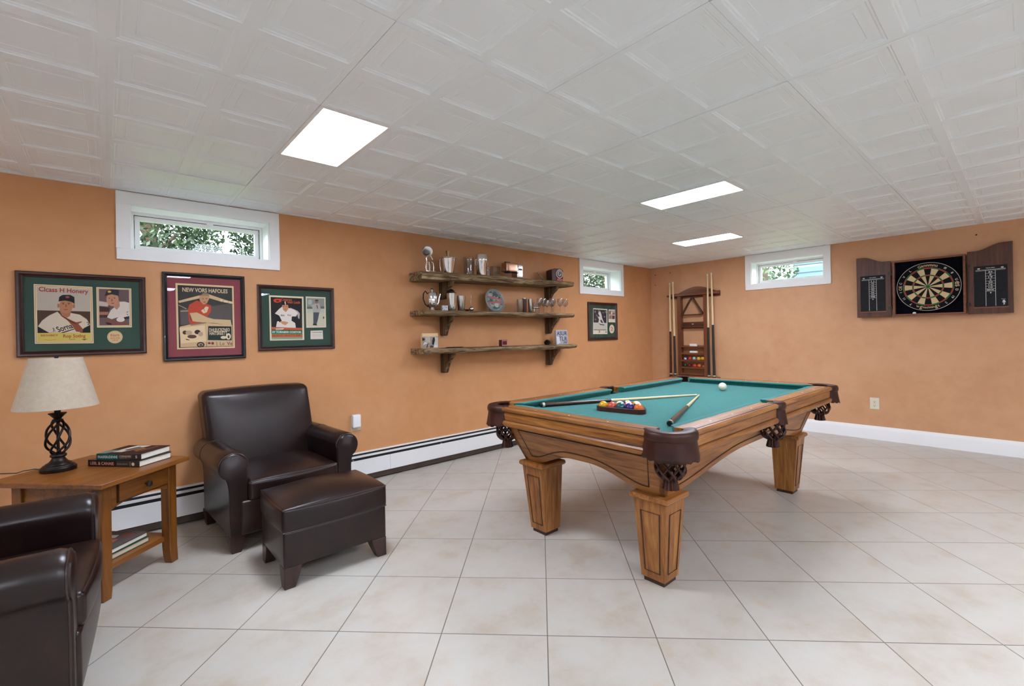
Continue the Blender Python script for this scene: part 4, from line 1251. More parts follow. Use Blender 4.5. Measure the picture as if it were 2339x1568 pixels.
   ('p','b59a80',[(-0.0789,-0.1079),(-0.0799,-0.1128),(-0.0826,-0.1172),(-0.0868,-0.1206),(-0.092,-0.1228),(-0.0978,-0.1235),(-0.1035,-0.1226),(-0.1086,-0.1203),(-0.1126,-0.1168),(-0.1151,-0.1123),(-0.116,-0.1075),(-0.115,-0.1026),(-0.1123,-0.0982),(-0.1081,-0.0948),(-0.103,-0.0926),(-0.0972,-0.0919),(-0.0915,-0.0927),(-0.0863,-0.095),(-0.0823,-0.0986),(-0.0797,-0.103)]),
   ('p','3a2824',[(-0.032,-0.1033),(-0.0329,-0.1079),(-0.0355,-0.112),(-0.0393,-0.1153),(-0.0441,-0.1173),(-0.0494,-0.118),(-0.0546,-0.1172),(-0.0593,-0.115),(-0.063,-0.1117),(-0.0654,-0.1075),(-0.0661,-0.103),(-0.0652,-0.0984),(-0.0627,-0.0943),(-0.0589,-0.0911),(-0.0542,-0.089),(-0.0489,-0.0883),(-0.0436,-0.0891),(-0.0389,-0.0912),(-0.0352,-0.0946),(-0.0328,-0.0987)]),
   ('p','b59a80',[(-0.0174,-0.1173),(-0.0182,-0.1222),(-0.0203,-0.1267),(-0.0236,-0.1302),(-0.0276,-0.1324),(-0.0321,-0.1331),(-0.0365,-0.1322),(-0.0404,-0.1299),(-0.0435,-0.1263),(-0.0454,-0.1218),(-0.0461,-0.1169),(-0.0453,-0.112),(-0.0432,-0.1075),(-0.04,-0.104),(-0.0359,-0.1018),(-0.0315,-0.1011),(-0.0271,-0.1019),(-0.0231,-0.1042),(-0.02,-0.1078),(-0.0181,-0.1123)]),
   ('p','5a3c30',[(-0.0549,-0.1338),(-0.0562,-0.1377),(-0.0599,-0.1411),(-0.0657,-0.1438),(-0.0729,-0.1454),(-0.0809,-0.1458),(-0.0888,-0.1451),(-0.0959,-0.1431),(-0.1015,-0.1403),(-0.1051,-0.1368),(-0.1062,-0.1329),(-0.1049,-0.1291),(-0.1013,-0.1257),(-0.0956,-0.1231),(-0.0884,-0.1214),(-0.0805,-0.1209),(-0.0725,-0.1217),(-0.0654,-0.1235),(-0.0597,-0.1264),(-0.0561,-0.1299)]),
   ('p','3a2824',[(-0.1166,-0.1468),(-0.0983,-0.1528),(-0.0914,-0.1586),(-0.1122,-0.1553)]),
   ('p','23302f',[(0.0125,-0.0628),(0.15,-0.0662),(0.1514,-0.1643),(0.0084,-0.1592)]),
   ('p','1a2423',[(0.0125,-0.0628),(0.15,-0.0662),(0.1499,-0.0733),(0.0124,-0.0703)]),
   ('t','d8c6a4','DHLEUCRZNEO',(0.0181, -0.1016),(0.1401, -0.1005),0.0231),
   ('t','d8c6a4','HAITSREETT',(0.0197, -0.1248),(0.1234, -0.124),0.0232),
   ('p','d8c6a4',[(0.1462,-0.1362),(0.1453,-0.1432),(0.143,-0.1494),(0.1395,-0.1544),(0.1352,-0.1575),(0.1304,-0.1585),(0.1257,-0.1572),(0.1215,-0.154),(0.1182,-0.1489),(0.1162,-0.1426),(0.1155,-0.1357),(0.1164,-0.1288),(0.1187,-0.1226),(0.1221,-0.1176),(0.1265,-0.1145),(0.1312,-0.1135),(0.1359,-0.1146),(0.1402,-0.1179),(0.1435,-0.1229),(0.1456,-0.1292)]),
   ('p','2a2a28',[(0.1374,-0.1384),(0.1371,-0.1421),(0.1362,-0.1454),(0.1349,-0.148),(0.1333,-0.1496),(0.1316,-0.1502),(0.1299,-0.1496),(0.1283,-0.1479),(0.1271,-0.1452),(0.1264,-0.1419),(0.1262,-0.1382),(0.1265,-0.1346),(0.1274,-0.1313),(0.1287,-0.1287),(0.1303,-0.1271),(0.132,-0.1265),(0.1337,-0.1271),(0.1353,-0.1288),(0.1365,-0.1315),(0.1372,-0.1348)]),
   ('p','d8c6a4',[(0.12,-0.1429),(0.119,-0.1461),(0.1164,-0.149),(0.1123,-0.1513),(0.1072,-0.1527),(0.1016,-0.1531),(0.096,-0.1525),(0.0909,-0.1509),(0.087,-0.1484),(0.0845,-0.1454),(0.0837,-0.1422),(0.0846,-0.1389),(0.0872,-0.136),(0.0912,-0.1338),(0.0963,-0.1323),(0.1019,-0.1319),(0.1075,-0.1325),(0.1126,-0.1341),(0.1166,-0.1366),(0.1191,-0.1396)]),
   ('p','2d211f',[(-0.011,-0.1904),(-0.0122,-0.196),(-0.0154,-0.201),(-0.0204,-0.2049),(-0.0265,-0.2073),(-0.0333,-0.208),(-0.0401,-0.2069),(-0.0461,-0.2041),(-0.0509,-0.1999),(-0.0539,-0.1947),(-0.0549,-0.1891),(-0.0537,-0.1835),(-0.0505,-0.1785),(-0.0456,-0.1746),(-0.0395,-0.1721),(-0.0327,-0.1714),(-0.0259,-0.1725),(-0.0199,-0.1753),(-0.015,-0.1795),(-0.012,-0.1847)]),
   ('p','b59a80',[(-0.0187,-0.1901),(-0.0194,-0.1933),(-0.0215,-0.1961),(-0.0248,-0.1983),(-0.0288,-0.1996),(-0.0332,-0.2),(-0.0376,-0.1994),(-0.0416,-0.1978),(-0.0447,-0.1954),(-0.0467,-0.1925),(-0.0473,-0.1893),(-0.0465,-0.1861),(-0.0445,-0.1833),(-0.0413,-0.1812),(-0.0373,-0.1798),(-0.0329,-0.1794),(-0.0284,-0.1801),(-0.0245,-0.1816),(-0.0213,-0.184),(-0.0193,-0.1869)]),
   ('p','2d211f',[(-0.023,-0.1917),(-0.0235,-0.1935),(-0.0247,-0.1951),(-0.0267,-0.1963),(-0.0291,-0.197),(-0.0317,-0.1972),(-0.0344,-0.1968),(-0.0368,-0.1959),(-0.0386,-0.1946),(-0.0398,-0.193),(-0.0402,-0.1912),(-0.0398,-0.1895),(-0.0385,-0.1879),(-0.0366,-0.1867),(-0.0342,-0.186),(-0.0315,-0.1858),(-0.0289,-0.1861),(-0.0265,-0.187),(-0.0246,-0.1883),(-0.0234,-0.19)]),
   ('p','7a2f2c',[(0.0256,-0.1805),(0.0251,-0.1826),(0.0238,-0.1845),(0.0218,-0.186),(0.0194,-0.1869),(0.0167,-0.1871),(0.014,-0.1867),(0.0115,-0.1857),(0.0096,-0.1841),(0.0084,-0.1821),(0.008,-0.18),(0.0085,-0.1778),(0.0098,-0.1759),(0.0117,-0.1745),(0.0142,-0.1735),(0.0169,-0.1733),(0.0196,-0.1737),(0.022,-0.1747),(0.024,-0.1763),(0.0252,-0.1783)]),
   ('p','7a2f2c',[(0.0442,-0.1821),(0.0438,-0.185),(0.0426,-0.1876),(0.0408,-0.1896),(0.0386,-0.1908),(0.0362,-0.1912),(0.0337,-0.1907),(0.0316,-0.1893),(0.0299,-0.1872),(0.0288,-0.1846),(0.0285,-0.1817),(0.0289,-0.1788),(0.0301,-0.1763),(0.0318,-0.1743),(0.0341,-0.173),(0.0365,-0.1726),(0.0389,-0.1731),(0.0411,-0.1745),(0.0428,-0.1766),(0.0439,-0.1792)]),
   ('p','5a4a38',[(0.0582,-0.172),(0.0612,-0.1721),(0.0627,-0.2013),(0.0597,-0.2012)]),
   ('p','5a4a38',[(0.0004,-0.1717),(0.0033,-0.1718),(0.0028,-0.2029),(-0.0001,-0.2028)]),
   ('t','8a6a48','Le',(0.0792, -0.1977),(0.1069, -0.1968),0.0246),
   ('t','7a2f2c','Ve',(0.122, -0.1991),(0.1554, -0.1971),0.0249),
   ('t','dcc49c','NEW VORS HAFOLES',(-0.1283, 0.1673),(0.1311, 0.1672),0.0280),
  ],
 },
 '3':{
  'main':[
   ('p','d9cbae',[(-0.1986,0.1674),(0.0454,0.1666),(0.0451,-0.1704),(-0.198,-0.1699)]),
   ('p','231f22',[(-0.188,0.1553),(0.0339,0.1531),(0.0315,-0.1623),(-0.1864,-0.1601)]),
   ('p','c8402a',[(-0.1695,0.136),(-0.152,0.1442),(-0.1171,0.1442),(-0.1128,0.1221),(-0.141,0.113),(-0.164,0.1186)]),
   ('p','231f22',[(-0.1291,0.1279),(-0.1297,0.1264),(-0.1314,0.1249),(-0.134,0.1237),(-0.1372,0.1229),(-0.1408,0.1225),(-0.1444,0.1226),(-0.1476,0.1232),(-0.1502,0.1243),(-0.1518,0.1256),(-0.1523,0.1271),(-0.1517,0.1287),(-0.1501,0.1302),(-0.1475,0.1314),(-0.1442,0.1322),(-0.1406,0.1326),(-0.137,0.1325),(-0.1338,0.1319),(-0.1312,0.1308),(-0.1296,0.1295)]),
   ('t','c9603a','Contrum',(-0.1144, 0.1316),(-0.04, 0.1291),0.0191),
   ('t','c9603a','Yonso Loob',(-0.0912, 0.112),(0.0195, 0.1102),0.0217),
   ('p','b0a298',[(-0.053,0.0792),(0.0011,0.0545),(0.0162,0.0353),(0.0123,-0.0071),(0.0032,-0.0006),(-0.0024,0.0317),(-0.0474,0.0568)]),
   ('p','ddd2c6',[(-0.161,0.0325),(-0.1302,0.0678),(-0.1064,0.0874),(-0.0865,0.0432),(-0.0639,0.0757),(-0.0231,0.0637),(0.0021,0.0383),(-0.0119,0.0122),(-0.0423,0.0118),(-0.0459,-0.0204),(-0.019,-0.0396),(-0.0138,-0.0882),(-0.1574,-0.0808),(-0.1465,-0.0272),(-0.1143,-0.0207),(-0.1312,0.0171)]),
   ('p','1c191c',[(-0.163,0.0218),(-0.1371,0.0107),(-0.1115,-0.0271),(-0.1263,-0.0347),(-0.1577,-0.0052)]),
   ('p','1c191c',[(-0.0392,0.0119),(-0.0119,0.0122),(0.0238,-0.0493),(0.0051,-0.0591),(-0.0187,-0.0267)]),
   ('p','bd8262',[(-0.1109,0.0968),(-0.0676,0.0999),(-0.064,0.0693),(-0.0848,0.0433),(-0.104,0.0607)]),
   ('p','161416',[(-0.1156,0.096),(-0.1028,0.1238),(-0.0761,0.1246),(-0.0664,0.0987),(-0.0943,0.1005)]),
   ('p','d8d0c8',[(-0.0927,0.1247),(-0.0856,0.125),(-0.0813,0.1008),(-0.0896,0.1006)]),
   ('p','3a241c',[(-0.0934,0.0865),(-0.0936,0.0859),(-0.0941,0.0853),(-0.0949,0.0849),(-0.0959,0.0846),(-0.097,0.0844),(-0.0981,0.0845),(-0.0991,0.0848),(-0.0999,0.0852),(-0.1004,0.0857),(-0.1005,0.0863),(-0.1003,0.0869),(-0.0998,0.0874),(-0.099,0.0879),(-0.098,0.0882),(-0.0969,0.0883),(-0.0958,0.0882),(-0.0949,0.088),(-0.0941,0.0876),(-0.0936,0.087)]),
   ('p','3a241c',[(-0.0744,0.0869),(-0.0746,0.0863),(-0.0751,0.0858),(-0.0759,0.0854),(-0.0769,0.0851),(-0.078,0.0849),(-0.0791,0.085),(-0.0801,0.0852),(-0.0809,0.0857),(-0.0814,0.0862),(-0.0816,0.0868),(-0.0814,0.0874),(-0.0809,0.0879),(-0.0801,0.0884),(-0.0791,0.0887),(-0.078,0.0888),(-0.0769,0.0887),(-0.0759,0.0885),(-0.0751,0.0881),(-0.0746,0.0875)]),
   ('p','8a4a3a',[(-0.0796,0.0657),(-0.0799,0.0651),(-0.081,0.0646),(-0.0826,0.0641),(-0.0845,0.0638),(-0.0868,0.0637),(-0.0889,0.0637),(-0.0909,0.0639),(-0.0925,0.0643),(-0.0935,0.0648),(-0.0938,0.0654),(-0.0935,0.066),(-0.0924,0.0666),(-0.0909,0.067),(-0.0889,0.0673),(-0.0867,0.0675),(-0.0845,0.0674),(-0.0825,0.0672),(-0.0809,0.0668),(-0.0799,0.0663)]),
   ('p','c48a66',[(-0.1261,-0.024),(-0.0908,-0.027),(-0.066,-0.0346),(-0.0884,-0.0557),(-0.1136,-0.0461)]),
   ('t','1b181c','BIA',(-0.1195, 0.0128),(-0.0936, 0.0125),0.0127),
   ('t','1b181c','KOX',(-0.0734, 0.0166),(-0.0483, 0.0118),0.0128),
   ('p','b5623a',[(-0.1887,-0.0681),(0.0307,-0.0774),(0.0303,-0.0957),(-0.1885,-0.09)]),
   ('p','d8cabb',[(-0.1591,-0.0808),(-0.0977,-0.078),(-0.1098,-0.0906),(-0.1564,-0.0915)]),
   ('p','8a3f24',[(-0.1884,-0.0837),(0.0304,-0.0898),(0.0304,-0.0918),(-0.1885,-0.0862)]),
   ('p','2f7c68',[(-0.188,-0.0938),(0.0278,-0.0996),(0.0286,-0.1231),(-0.1874,-0.12)]),
   ('t','dbe0cc','SY TORNERR COISTOR',(-0.181, -0.1139),(0.0225, -0.1165),0.0151),
   ('p','c0693a',[(-0.1868,-0.1213),(0.0273,-0.1243),(0.0281,-0.1478),(-0.1862,-0.1476)]),
   ('t','6a2f1c','ERODOD SENOITO ENR',(-0.1815, -0.1402),(0.0189, -0.1412),0.0138),
   ('p','7fa58f',[(-0.1868,-0.1482),(0.0293,-0.1492),(0.0303,-0.1603),(-0.1864,-0.1583)]),
  ],
  'side':[
   ('p','d9cbae',[(0.0623,0.1693),(0.2139,0.1687),(0.2144,-0.073),(0.0619,-0.0756)]),
   ('p','c6bfa6',[(0.0702,0.1578),(0.2044,0.1575),(0.2046,-0.0662),(0.069,-0.0684)]),
   ('p','8a8d85',[(0.0702,0.1578),(0.2044,0.1575),(0.2041,0.0787),(0.0699,0.0736)]),
   ('p','5e645f',[(0.0695,0.0887),(0.2038,0.0955),(0.2034,0.0766),(0.0698,0.0723)]),
   ('p','b8b8a8',[(0.0698,0.0723),(0.2041,0.0767),(0.2041,0.0416),(0.0698,0.0394)]),
   ('p','4e5058',[(0.117,0.0501),(0.1642,0.051),(0.1512,-0.0126),(0.1388,-0.0527),(0.1151,-0.0493)]),
   ('p','a9a49c',[(0.0989,0.1027),(0.1279,0.1135),(0.1636,0.1179),(0.1776,0.068),(0.1622,0.0463),(0.1189,0.0455),(0.1112,0.0798)]),
   ('p','7a3830',[(0.1419,0.1039),(0.1503,0.1041),(0.1543,0.0742),(0.1465,0.0773)]),
   ('p','8a6350',[(0.1573,0.131),(0.1566,0.1265),(0.1547,0.1223),(0.1517,0.119),(0.1481,0.1168),(0.1441,0.1159),(0.1401,0.1165),(0.1365,0.1185),(0.1337,0.1217),(0.132,0.1257),(0.1314,0.1302),(0.1322,0.1347),(0.1341,0.1389),(0.137,0.1422),(0.1406,0.1444),(0.1446,0.1453),(0.1486,0.1447),(0.1522,0.1428),(0.155,0.1396),(0.1568,0.1356)]),
   ('p','3c3a3c',[(0.1588,0.1411),(0.1581,0.139),(0.156,0.1371),(0.1528,0.1355),(0.1488,0.1344),(0.1444,0.134),(0.14,0.1341),(0.1361,0.1349),(0.133,0.1363),(0.131,0.1381),(0.1303,0.1401),(0.1311,0.1422),(0.1331,0.1441),(0.1363,0.1457),(0.1403,0.1468),(0.1447,0.1473),(0.1491,0.1471),(0.153,0.1463),(0.1562,0.145),(0.1582,0.1432)]),
   ('p','a8b0ab',[(0.1096,0.1262),(0.1086,0.1196),(0.1061,0.1136),(0.1024,0.1088),(0.0977,0.1057),(0.0926,0.1045),(0.0875,0.1054),(0.083,0.1082),(0.0794,0.1128),(0.0772,0.1186),(0.0765,0.1251),(0.0775,0.1316),(0.0799,0.1376),(0.0836,0.1424),(0.0883,0.1455),(0.0934,0.1468),(0.0985,0.1459),(0.1031,0.1431),(0.1066,0.1385),(0.1089,0.1327)]),
   ('p','3a3a3a',[(0.2013,0.0045),(0.201,0.0016),(0.2002,-0.001),(0.199,-0.0031),(0.1975,-0.0045),(0.1959,-0.0049),(0.1943,-0.0045),(0.1928,-0.0032),(0.1917,-0.0011),(0.191,0.0015),(0.1908,0.0044),(0.1911,0.0073),(0.1919,0.01),(0.1931,0.0121),(0.1946,0.0134),(0.1962,0.0139),(0.1979,0.0135),(0.1993,0.0121),(0.2004,0.0101),(0.2011,0.0074)]),
   ('p','2e2c2c',[(0.1133,-0.0427),(0.1409,-0.046),(0.1439,-0.058),(0.1117,-0.056)]),
  ],
  'note':[
   ('p','d8cfc0',[(0.0937,-0.0989),(0.1868,-0.097),(0.1887,-0.1669),(0.0917,-0.1662)]),
   ('t','6a6058','Commonveds',(0.101, -0.1174),(0.1805, -0.1164),0.0119),
   ('p','b0a698',[(0.1039,-0.1287),(0.1783,-0.1285),(0.1783,-0.1305),(0.1039,-0.1307)]),
   ('p','b0a698',[(0.1037,-0.1387),(0.1781,-0.1385),(0.1781,-0.1406),(0.1037,-0.1406)]),
  ],
 },
 '4':{
  'main':[
   ('p','ddd5c2',[(-0.1997,0.1713),(0.1016,0.1655),(0.0936,-0.1704),(-0.2129,-0.166)]),
   ('p','35323a',[(-0.1936,0.1573),(0.0842,0.1522),(0.0771,-0.0241),(-0.199,-0.0179)]),
   ('p','c6c2b4',[(-0.1989,-0.0145),(0.0772,-0.0207),(0.0743,-0.11),(-0.2017,-0.1045)]),
   ('p','7b7678',[(-0.1424,0.1265),(-0.1435,0.1218),(-0.1463,0.1176),(-0.1506,0.1142),(-0.1559,0.1119),(-0.1617,0.1111),(-0.1674,0.1117),(-0.1726,0.1138),(-0.1766,0.117),(-0.1791,0.1212),(-0.1799,0.1258),(-0.1789,0.1305),(-0.1761,0.1347),(-0.1718,0.1382),(-0.1666,0.1404),(-0.1607,0.1412),(-0.155,0.1406),(-0.1498,0.1386),(-0.1458,0.1353),(-0.1432,0.1312)]),
   ('p','7b7678',[(0.0791,0.1263),(0.0781,0.1215),(0.0756,0.1171),(0.0717,0.1137),(0.0669,0.1114),(0.0617,0.1105),(0.0565,0.1112),(0.0519,0.1133),(0.0483,0.1167),(0.046,0.1209),(0.0454,0.1257),(0.0463,0.1305),(0.0489,0.1348),(0.0527,0.1383),(0.0575,0.1406),(0.0627,0.1414),(0.0679,0.1408),(0.0725,0.1387),(0.0762,0.1353),(0.0784,0.1311)]),
   ('p','6e6668',[(0.0311,0.1169),(0.0299,0.1132),(0.0266,0.1098),(0.0216,0.1071),(0.0153,0.1053),(0.0084,0.1046),(0.0016,0.105),(-0.0045,0.1066),(-0.0094,0.1092),(-0.0124,0.1125),(-0.0134,0.1161),(-0.0122,0.1198),(-0.0089,0.1232),(-0.0039,0.1259),(0.0023,0.1277),(0.0092,0.1285),(0.0161,0.128),(0.0222,0.1264),(0.0271,0.1238),(0.0301,0.1206)]),
   ('p','6e6668',[(-0.1362,0.0259),(-0.1373,0.0228),(-0.1405,0.02),(-0.1453,0.0177),(-0.1513,0.0162),(-0.158,0.0157),(-0.1646,0.0162),(-0.1705,0.0175),(-0.1752,0.0197),(-0.1781,0.0225),(-0.179,0.0256),(-0.1779,0.0287),(-0.1748,0.0315),(-0.17,0.0338),(-0.164,0.0353),(-0.1574,0.0358),(-0.1507,0.0354),(-0.1448,0.034),(-0.1401,0.0318),(-0.1371,0.029)]),
   ('p','777074',[(0.0545,0.0616),(0.0534,0.0579),(0.0505,0.0545),(0.0461,0.0518),(0.0406,0.05),(0.0345,0.0494),(0.0285,0.0499),(0.0231,0.0516),(0.0189,0.0542),(0.0162,0.0575),(0.0154,0.0611),(0.0165,0.0648),(0.0193,0.0682),(0.0237,0.0709),(0.0292,0.0727),(0.0353,0.0733),(0.0413,0.0728),(0.0467,0.0712),(0.051,0.0686),(0.0537,0.0653)]),
   ('p','cfcac0',[(-0.0892,0.1444),(-0.0527,0.1324),(-0.0267,0.0862),(-0.0143,0.0438),(0.0294,-0.0242),(0.0153,-0.0285),(-0.0355,0.0266),(-0.0566,0.0096),(-0.0236,-0.0328),(0.0244,-0.0498),(-0.0515,-0.0455),(-0.0983,-0.016),(-0.0834,0.0263),(-0.1095,0.0598),(-0.0617,0.0645),(-0.0947,0.0979)]),
   ('p','8a807c',[(-0.1354,0.0931),(-0.0959,0.0599),(-0.1031,0.0472),(-0.14,0.0762)]),
   ('p','3a3638',[(-0.0985,-0.0202),(-0.0375,-0.037),(0.0246,-0.043),(0.0242,-0.0549),(-0.0516,-0.048)]),
   ('p','8a7466',[(-0.0609,0.1348),(-0.0619,0.1306),(-0.0648,0.1268),(-0.0691,0.1237),(-0.0745,0.1217),(-0.0804,0.1209),(-0.0863,0.1215),(-0.0915,0.1233),(-0.0956,0.1262),(-0.0982,0.1299),(-0.099,0.1341),(-0.098,0.1382),(-0.0951,0.1421),(-0.0908,0.1451),(-0.0855,0.1472),(-0.0796,0.1479),(-0.0737,0.1474),(-0.0684,0.1456),(-0.0643,0.1427),(-0.0617,0.139)]),
   ('p','6a5548',[(-0.2018,-0.1062),(0.0743,-0.11),(0.074,-0.1186),(-0.202,-0.1145)]),
   ('t','b06a4a','3',(-0.1066, -0.1507),(-0.0617, -0.1513),0.0320),
   ('p','4a3f3a',[(0.0539,-0.1313),(0.0708,-0.1314),(0.0702,-0.1512),(0.0533,-0.151)]),
  ],
  'side':[
   ('p','ddd5c2',[(0.1299,0.1618),(0.2893,0.1608),(0.2762,-0.0133),(0.1214,-0.0111)]),
   ('p','b9a393',[(0.1395,0.1507),(0.2742,0.15),(0.266,0.0332),(0.1328,0.0322)]),
   ('p','7e5f52',[(0.1391,0.1403),(0.1793,0.1394),(0.1808,0.0977),(0.1377,0.0953)]),
   ('p','8a6a5a',[(0.2148,0.12),(0.2659,0.1209),(0.2651,0.0946),(0.214,0.0938)]),
   ('p','4b3b38',[(0.2063,0.0807),(0.2645,0.077),(0.2601,0.0331),(0.2076,0.0327)]),
   ('p','9a7262',[(0.1415,0.0798),(0.1918,0.0805),(0.1904,0.037),(0.1358,0.0365)]),
   ('p','d8cfc4',[(0.1789,0.1281),(0.2107,0.1287),(0.2097,0.0981),(0.1779,0.0977)]),
  ],
  'medal':[
   ('p','dccdb4',[(0.2513,-0.1026),(0.2494,-0.1159),(0.2446,-0.1284),(0.2373,-0.1396),(0.2278,-0.1489),(0.2165,-0.1558),(0.2041,-0.1601),(0.1912,-0.1614),(0.1784,-0.1597),(0.1663,-0.1552),(0.1557,-0.148),(0.1469,-0.1386),(0.1404,-0.1274),(0.1366,-0.1149),(0.1356,-0.1018),(0.1375,-0.0888),(0.1421,-0.0763),(0.1493,-0.0652),(0.1587,-0.0559),(0.1698,-0.0489),(0.1821,-0.0445),(0.195,-0.0431),(0.2079,-0.0446),(0.22,-0.0489),(0.2308,-0.056),(0.2397,-0.0655),(0.2463,-0.0768),(0.2502,-0.0894)]),
   ('t','c08060','2',(0.1634, -0.128),(0.2212, -0.1286),0.0520),
  ],
 },
}
# ------------------------------------------------------------------ framed memorabilia on the back wall
def picture(label, cx, cz, w, h, fw, frame_mat, mat_col, art_key, lip=None, cat='picture'):
    t = thing('picture_frame', label, cat, (cx, WA, cz), 0, 'framed sports pictures on the orange wall')
    hw, hh = w / 2, h / 2
    D = .026
    prof = [(0, -.002), (0, -D * .8), (.006, -D), (fw * .45, -D * .92), (fw * .7, -D * .62), (fw * .82, -D * .7), (fw * .92, -D * .6), (fw, -D * .45), (fw, -.004)]
    rows = []
    for ins, y in prof:
        rows.append([(-hw + ins, y, -hh + ins), (hw - ins, y, -hh + ins), (hw - ins, y, hh - ins), (-hw + ins, y, hh - ins)])
    MB().grid(rows, close_u=True).build('frame', frame_mat, t, angle=30)
    MB().box(-hw + fw * .9, hw - fw * .9, -.0085, -.0045, -hh + fw * .9, hh - fw * .9).build('mat_board', mat_col, t)
    for part, items in ART[art_key].items():
        nm = {'main': 'main_print', 'side': 'side_print', 'medal': 'medallion', 'note': 'caption_card'}[part]
        mb, mats = art(items, -.0087, .00005)
        mb.build(nm, mats, t, weld=False)
    MB().box(-hw + fw * .95, hw - fw * .95, -.0145, -.0125, -hh + fw * .95, hh - fw * .95).build('glazing', pic_glass, t)
green_mat = two_noise('green_mat_board', ['2b4238', '31493e'], 300, .8, .2)
red_mat = two_noise('burgundy_mat_board', ['7d3a40', '8a424a'], 300, .8, .2)
picture('wide brown frame with two ballplayer prints and a round medallion, above the lamp', -.087, 1.369, .567, .484, .031, frame_brown, green_mat, '1')
picture('black frame with burgundy mat and a red jersey player poster', .517, 1.362, .472, .585, .026, frame_black, red_mat, '2')
picture('brown frame with green mat and two player cards, nearest the wooden shelves', 1.112, 1.36, .555, .486, .028, frame_brown, green_mat, '3')
picture('small brown frame with green mat below the small far window', 4.94, 1.35, .62, .50, .036, frame_brown, green_mat, '4')

# ------------------------------------------------------------------ rustic shelves
def shelf(label, z, x0, x1, th, seed, tilt=0, bh=.19):
    t = thing('wall_shelf', label, 'shelf', (0, WA, z), 0, 'live edge wooden wall shelves')
    r = random.Random(seed)
    n = 64
    D = .25
    ph = [r.random() * 6 for _ in range(6)]
    def wob(x, k): return .010 * math.sin(x * 5 + ph[k]) + .005 * math.sin(x * 17 + ph[k + 1]) + .003 * math.sin(x * 41 + ph[(k + 2) % 6])
    rows = []
    for i in range(n + 1):
        f = i / n
        x = x0 + (x1 - x0) * f
        e = min(1, min(f, 1 - f) * 40 + .0)
        fr = D + wob(x, 0) - .012 * (1 - e)
        zt = tilt * (f - .5)
        zb = -th * (1 - .25 * f if tilt > 0 else 1) + wob(x, 3) * .25 + zt
        zt2 = zt + wob(x, 1) * .18
        rows.append([(x, 0, zt), (x, -fr * .5, zt), (x, -fr + .022, zt), (x, -fr + .004, zt2 - .006), (x, -fr - .002, zt2 - .018), (x, -fr + .003, (zt + zb) / 2 - .004), (x, -fr + .012, zb + .006), (x, -fr + .03, zb), (x, -fr * .5, zb), (x, 0, zb)])
    m = MB().grid(rows, close_u=True)
    m.add(rows[0], [tuple(range(10))]); m.add(rows[-1], [tuple(range(9, -1, -1))])
    m.build('board', rustic_x, t, angle=50)
    for bx_ in (2.422, 3.862):
        f = (bx_ - x0) / (x1 - x0)
        zb = -th * (1 - .25 * f if tilt > 0 else 1) + tilt * (f - .5) + .004
        p = [(0, zb), (-.205, zb), (-.20, zb - .030), (-.165, zb - .058), (-.125, zb - bh * .50), (-.092, zb - bh * .78), (-.078, zb - bh * .97), (-.066, zb - bh), (-.01, zb - bh), (0, zb - bh * .95)]
        MB().prism(p, 'x', bx_ - .021, bx_ + .021).build('bracket', rustic_z, t, bevel=.006, seg=2)
    return t
SX0, SX1 = 2.085, 4.10
SZ = (1.789, 1.432, 1.080)
shelf('top wooden wall shelf with silver cups and a trophy', SZ[0], SX0, SX1, .075, 2, .022, .165)
shelf('middle wooden wall shelf with silver pots, a plate and wine glasses', SZ[1], SX0, SX1 + .02, .046, 5, .0, .19)
shelf('bottom wooden wall shelf, nearly empty', SZ[2], SX0, SX1 + .05, .048, 9, -.016, .195)

def on_shelf(name, label, cat, x, k, y=3.60, rotz=0, group=None):
    f = (x - SX0) / (SX1 - SX0)
    z = SZ[k] + (.022 * (f - .5) if k == 0 else (-.016 * (f - .5) if k == 2 else 0))
    return thing(name, label, cat, (x, y, z + .0005), rotz, group)
G0, G1, G2 = 'things on the top shelf', 'things on the middle shelf', 'things on the bottom shelf'
# --- top shelf
t = on_shelf('trophy', 'silver trophy with a tilted round disc head on an open stand', 'trophy', 2.21, 0, group=G0)
MB().rbox(-.05, .05, -.03, .03, 0, .012, .005, n=3).build('base', silver, t)
pts = [(-.028, 0, .01), (-.036, 0, .05), (-.026, 0, .09), (-.034, 0, .125), (-.012, 0, .15), (.015, 0, .15), (.034, 0, .118)]
MB().tube(pts, .0075, 10).build('stand_loop', silver, t)
MB().tube([(.04, 0, .01), (.044, 0, .05), (.04, 0, .088), (.018, 0, .098)], .006, 10).tube([(.0, 0, .01), (.004, 0, .05), (-.004, 0, .095)], [.011, .008, .006], 10).build('figure', steel, t)
hd = MB().lathe([(0, .024), (.030, .024), (.046, .018), (.050, .006), (.050, -.012), (.046, -.022), (.040, -.023), (.0, -.021)], 32, (0, 0, 0), 0, 'y')
hd.xform(Matrix.Translation((-.012, 0, .196)) @ Matrix.Rotation(math.radians(-38), 4, 'Z') @ Matrix.Rotation(math.radians(28), 4, 'X'))
hd.build('disc_head', silver, t)
t = on_shelf('ice_bucket', 'hammered silver lidded bucket with a tall knob', 'bucket', 2.415, 0, group=G0)
MB().lathe([(.046, 0), (.05, .003), (.058, .05), (.068, .10), (.074, .138), (.080, .141), (.080, .145), (.072, .146), (.03, .152), (.018, .158), (.0, .158)], 36).build('body', silver, t)
MB().lathe([(.012, .154), (.010, .17), (.016, .185), (.021, .208), (.019, .214), (0, .216)], 20).build('knob', plain('brass_knob', 'a99068', .3, .8), t)
MB().tube([(-.076, 0, .138), (-.09, 0, .12), (-.092, 0, .07), (-.083, 0, .02)], .004, 8).build('handle', silver, t)
t = on_shelf('glass_mug', 'tall clear glass mug standing left of the big silver tankard', 'mug', 2.70, 0, 3.66, group=G0)
MB().lathe([(.05, 0), (.052, .004), (.052, .185), (.049, .185), (.048, .008), (0, .006)], 28).build('body', drink_glass, t)
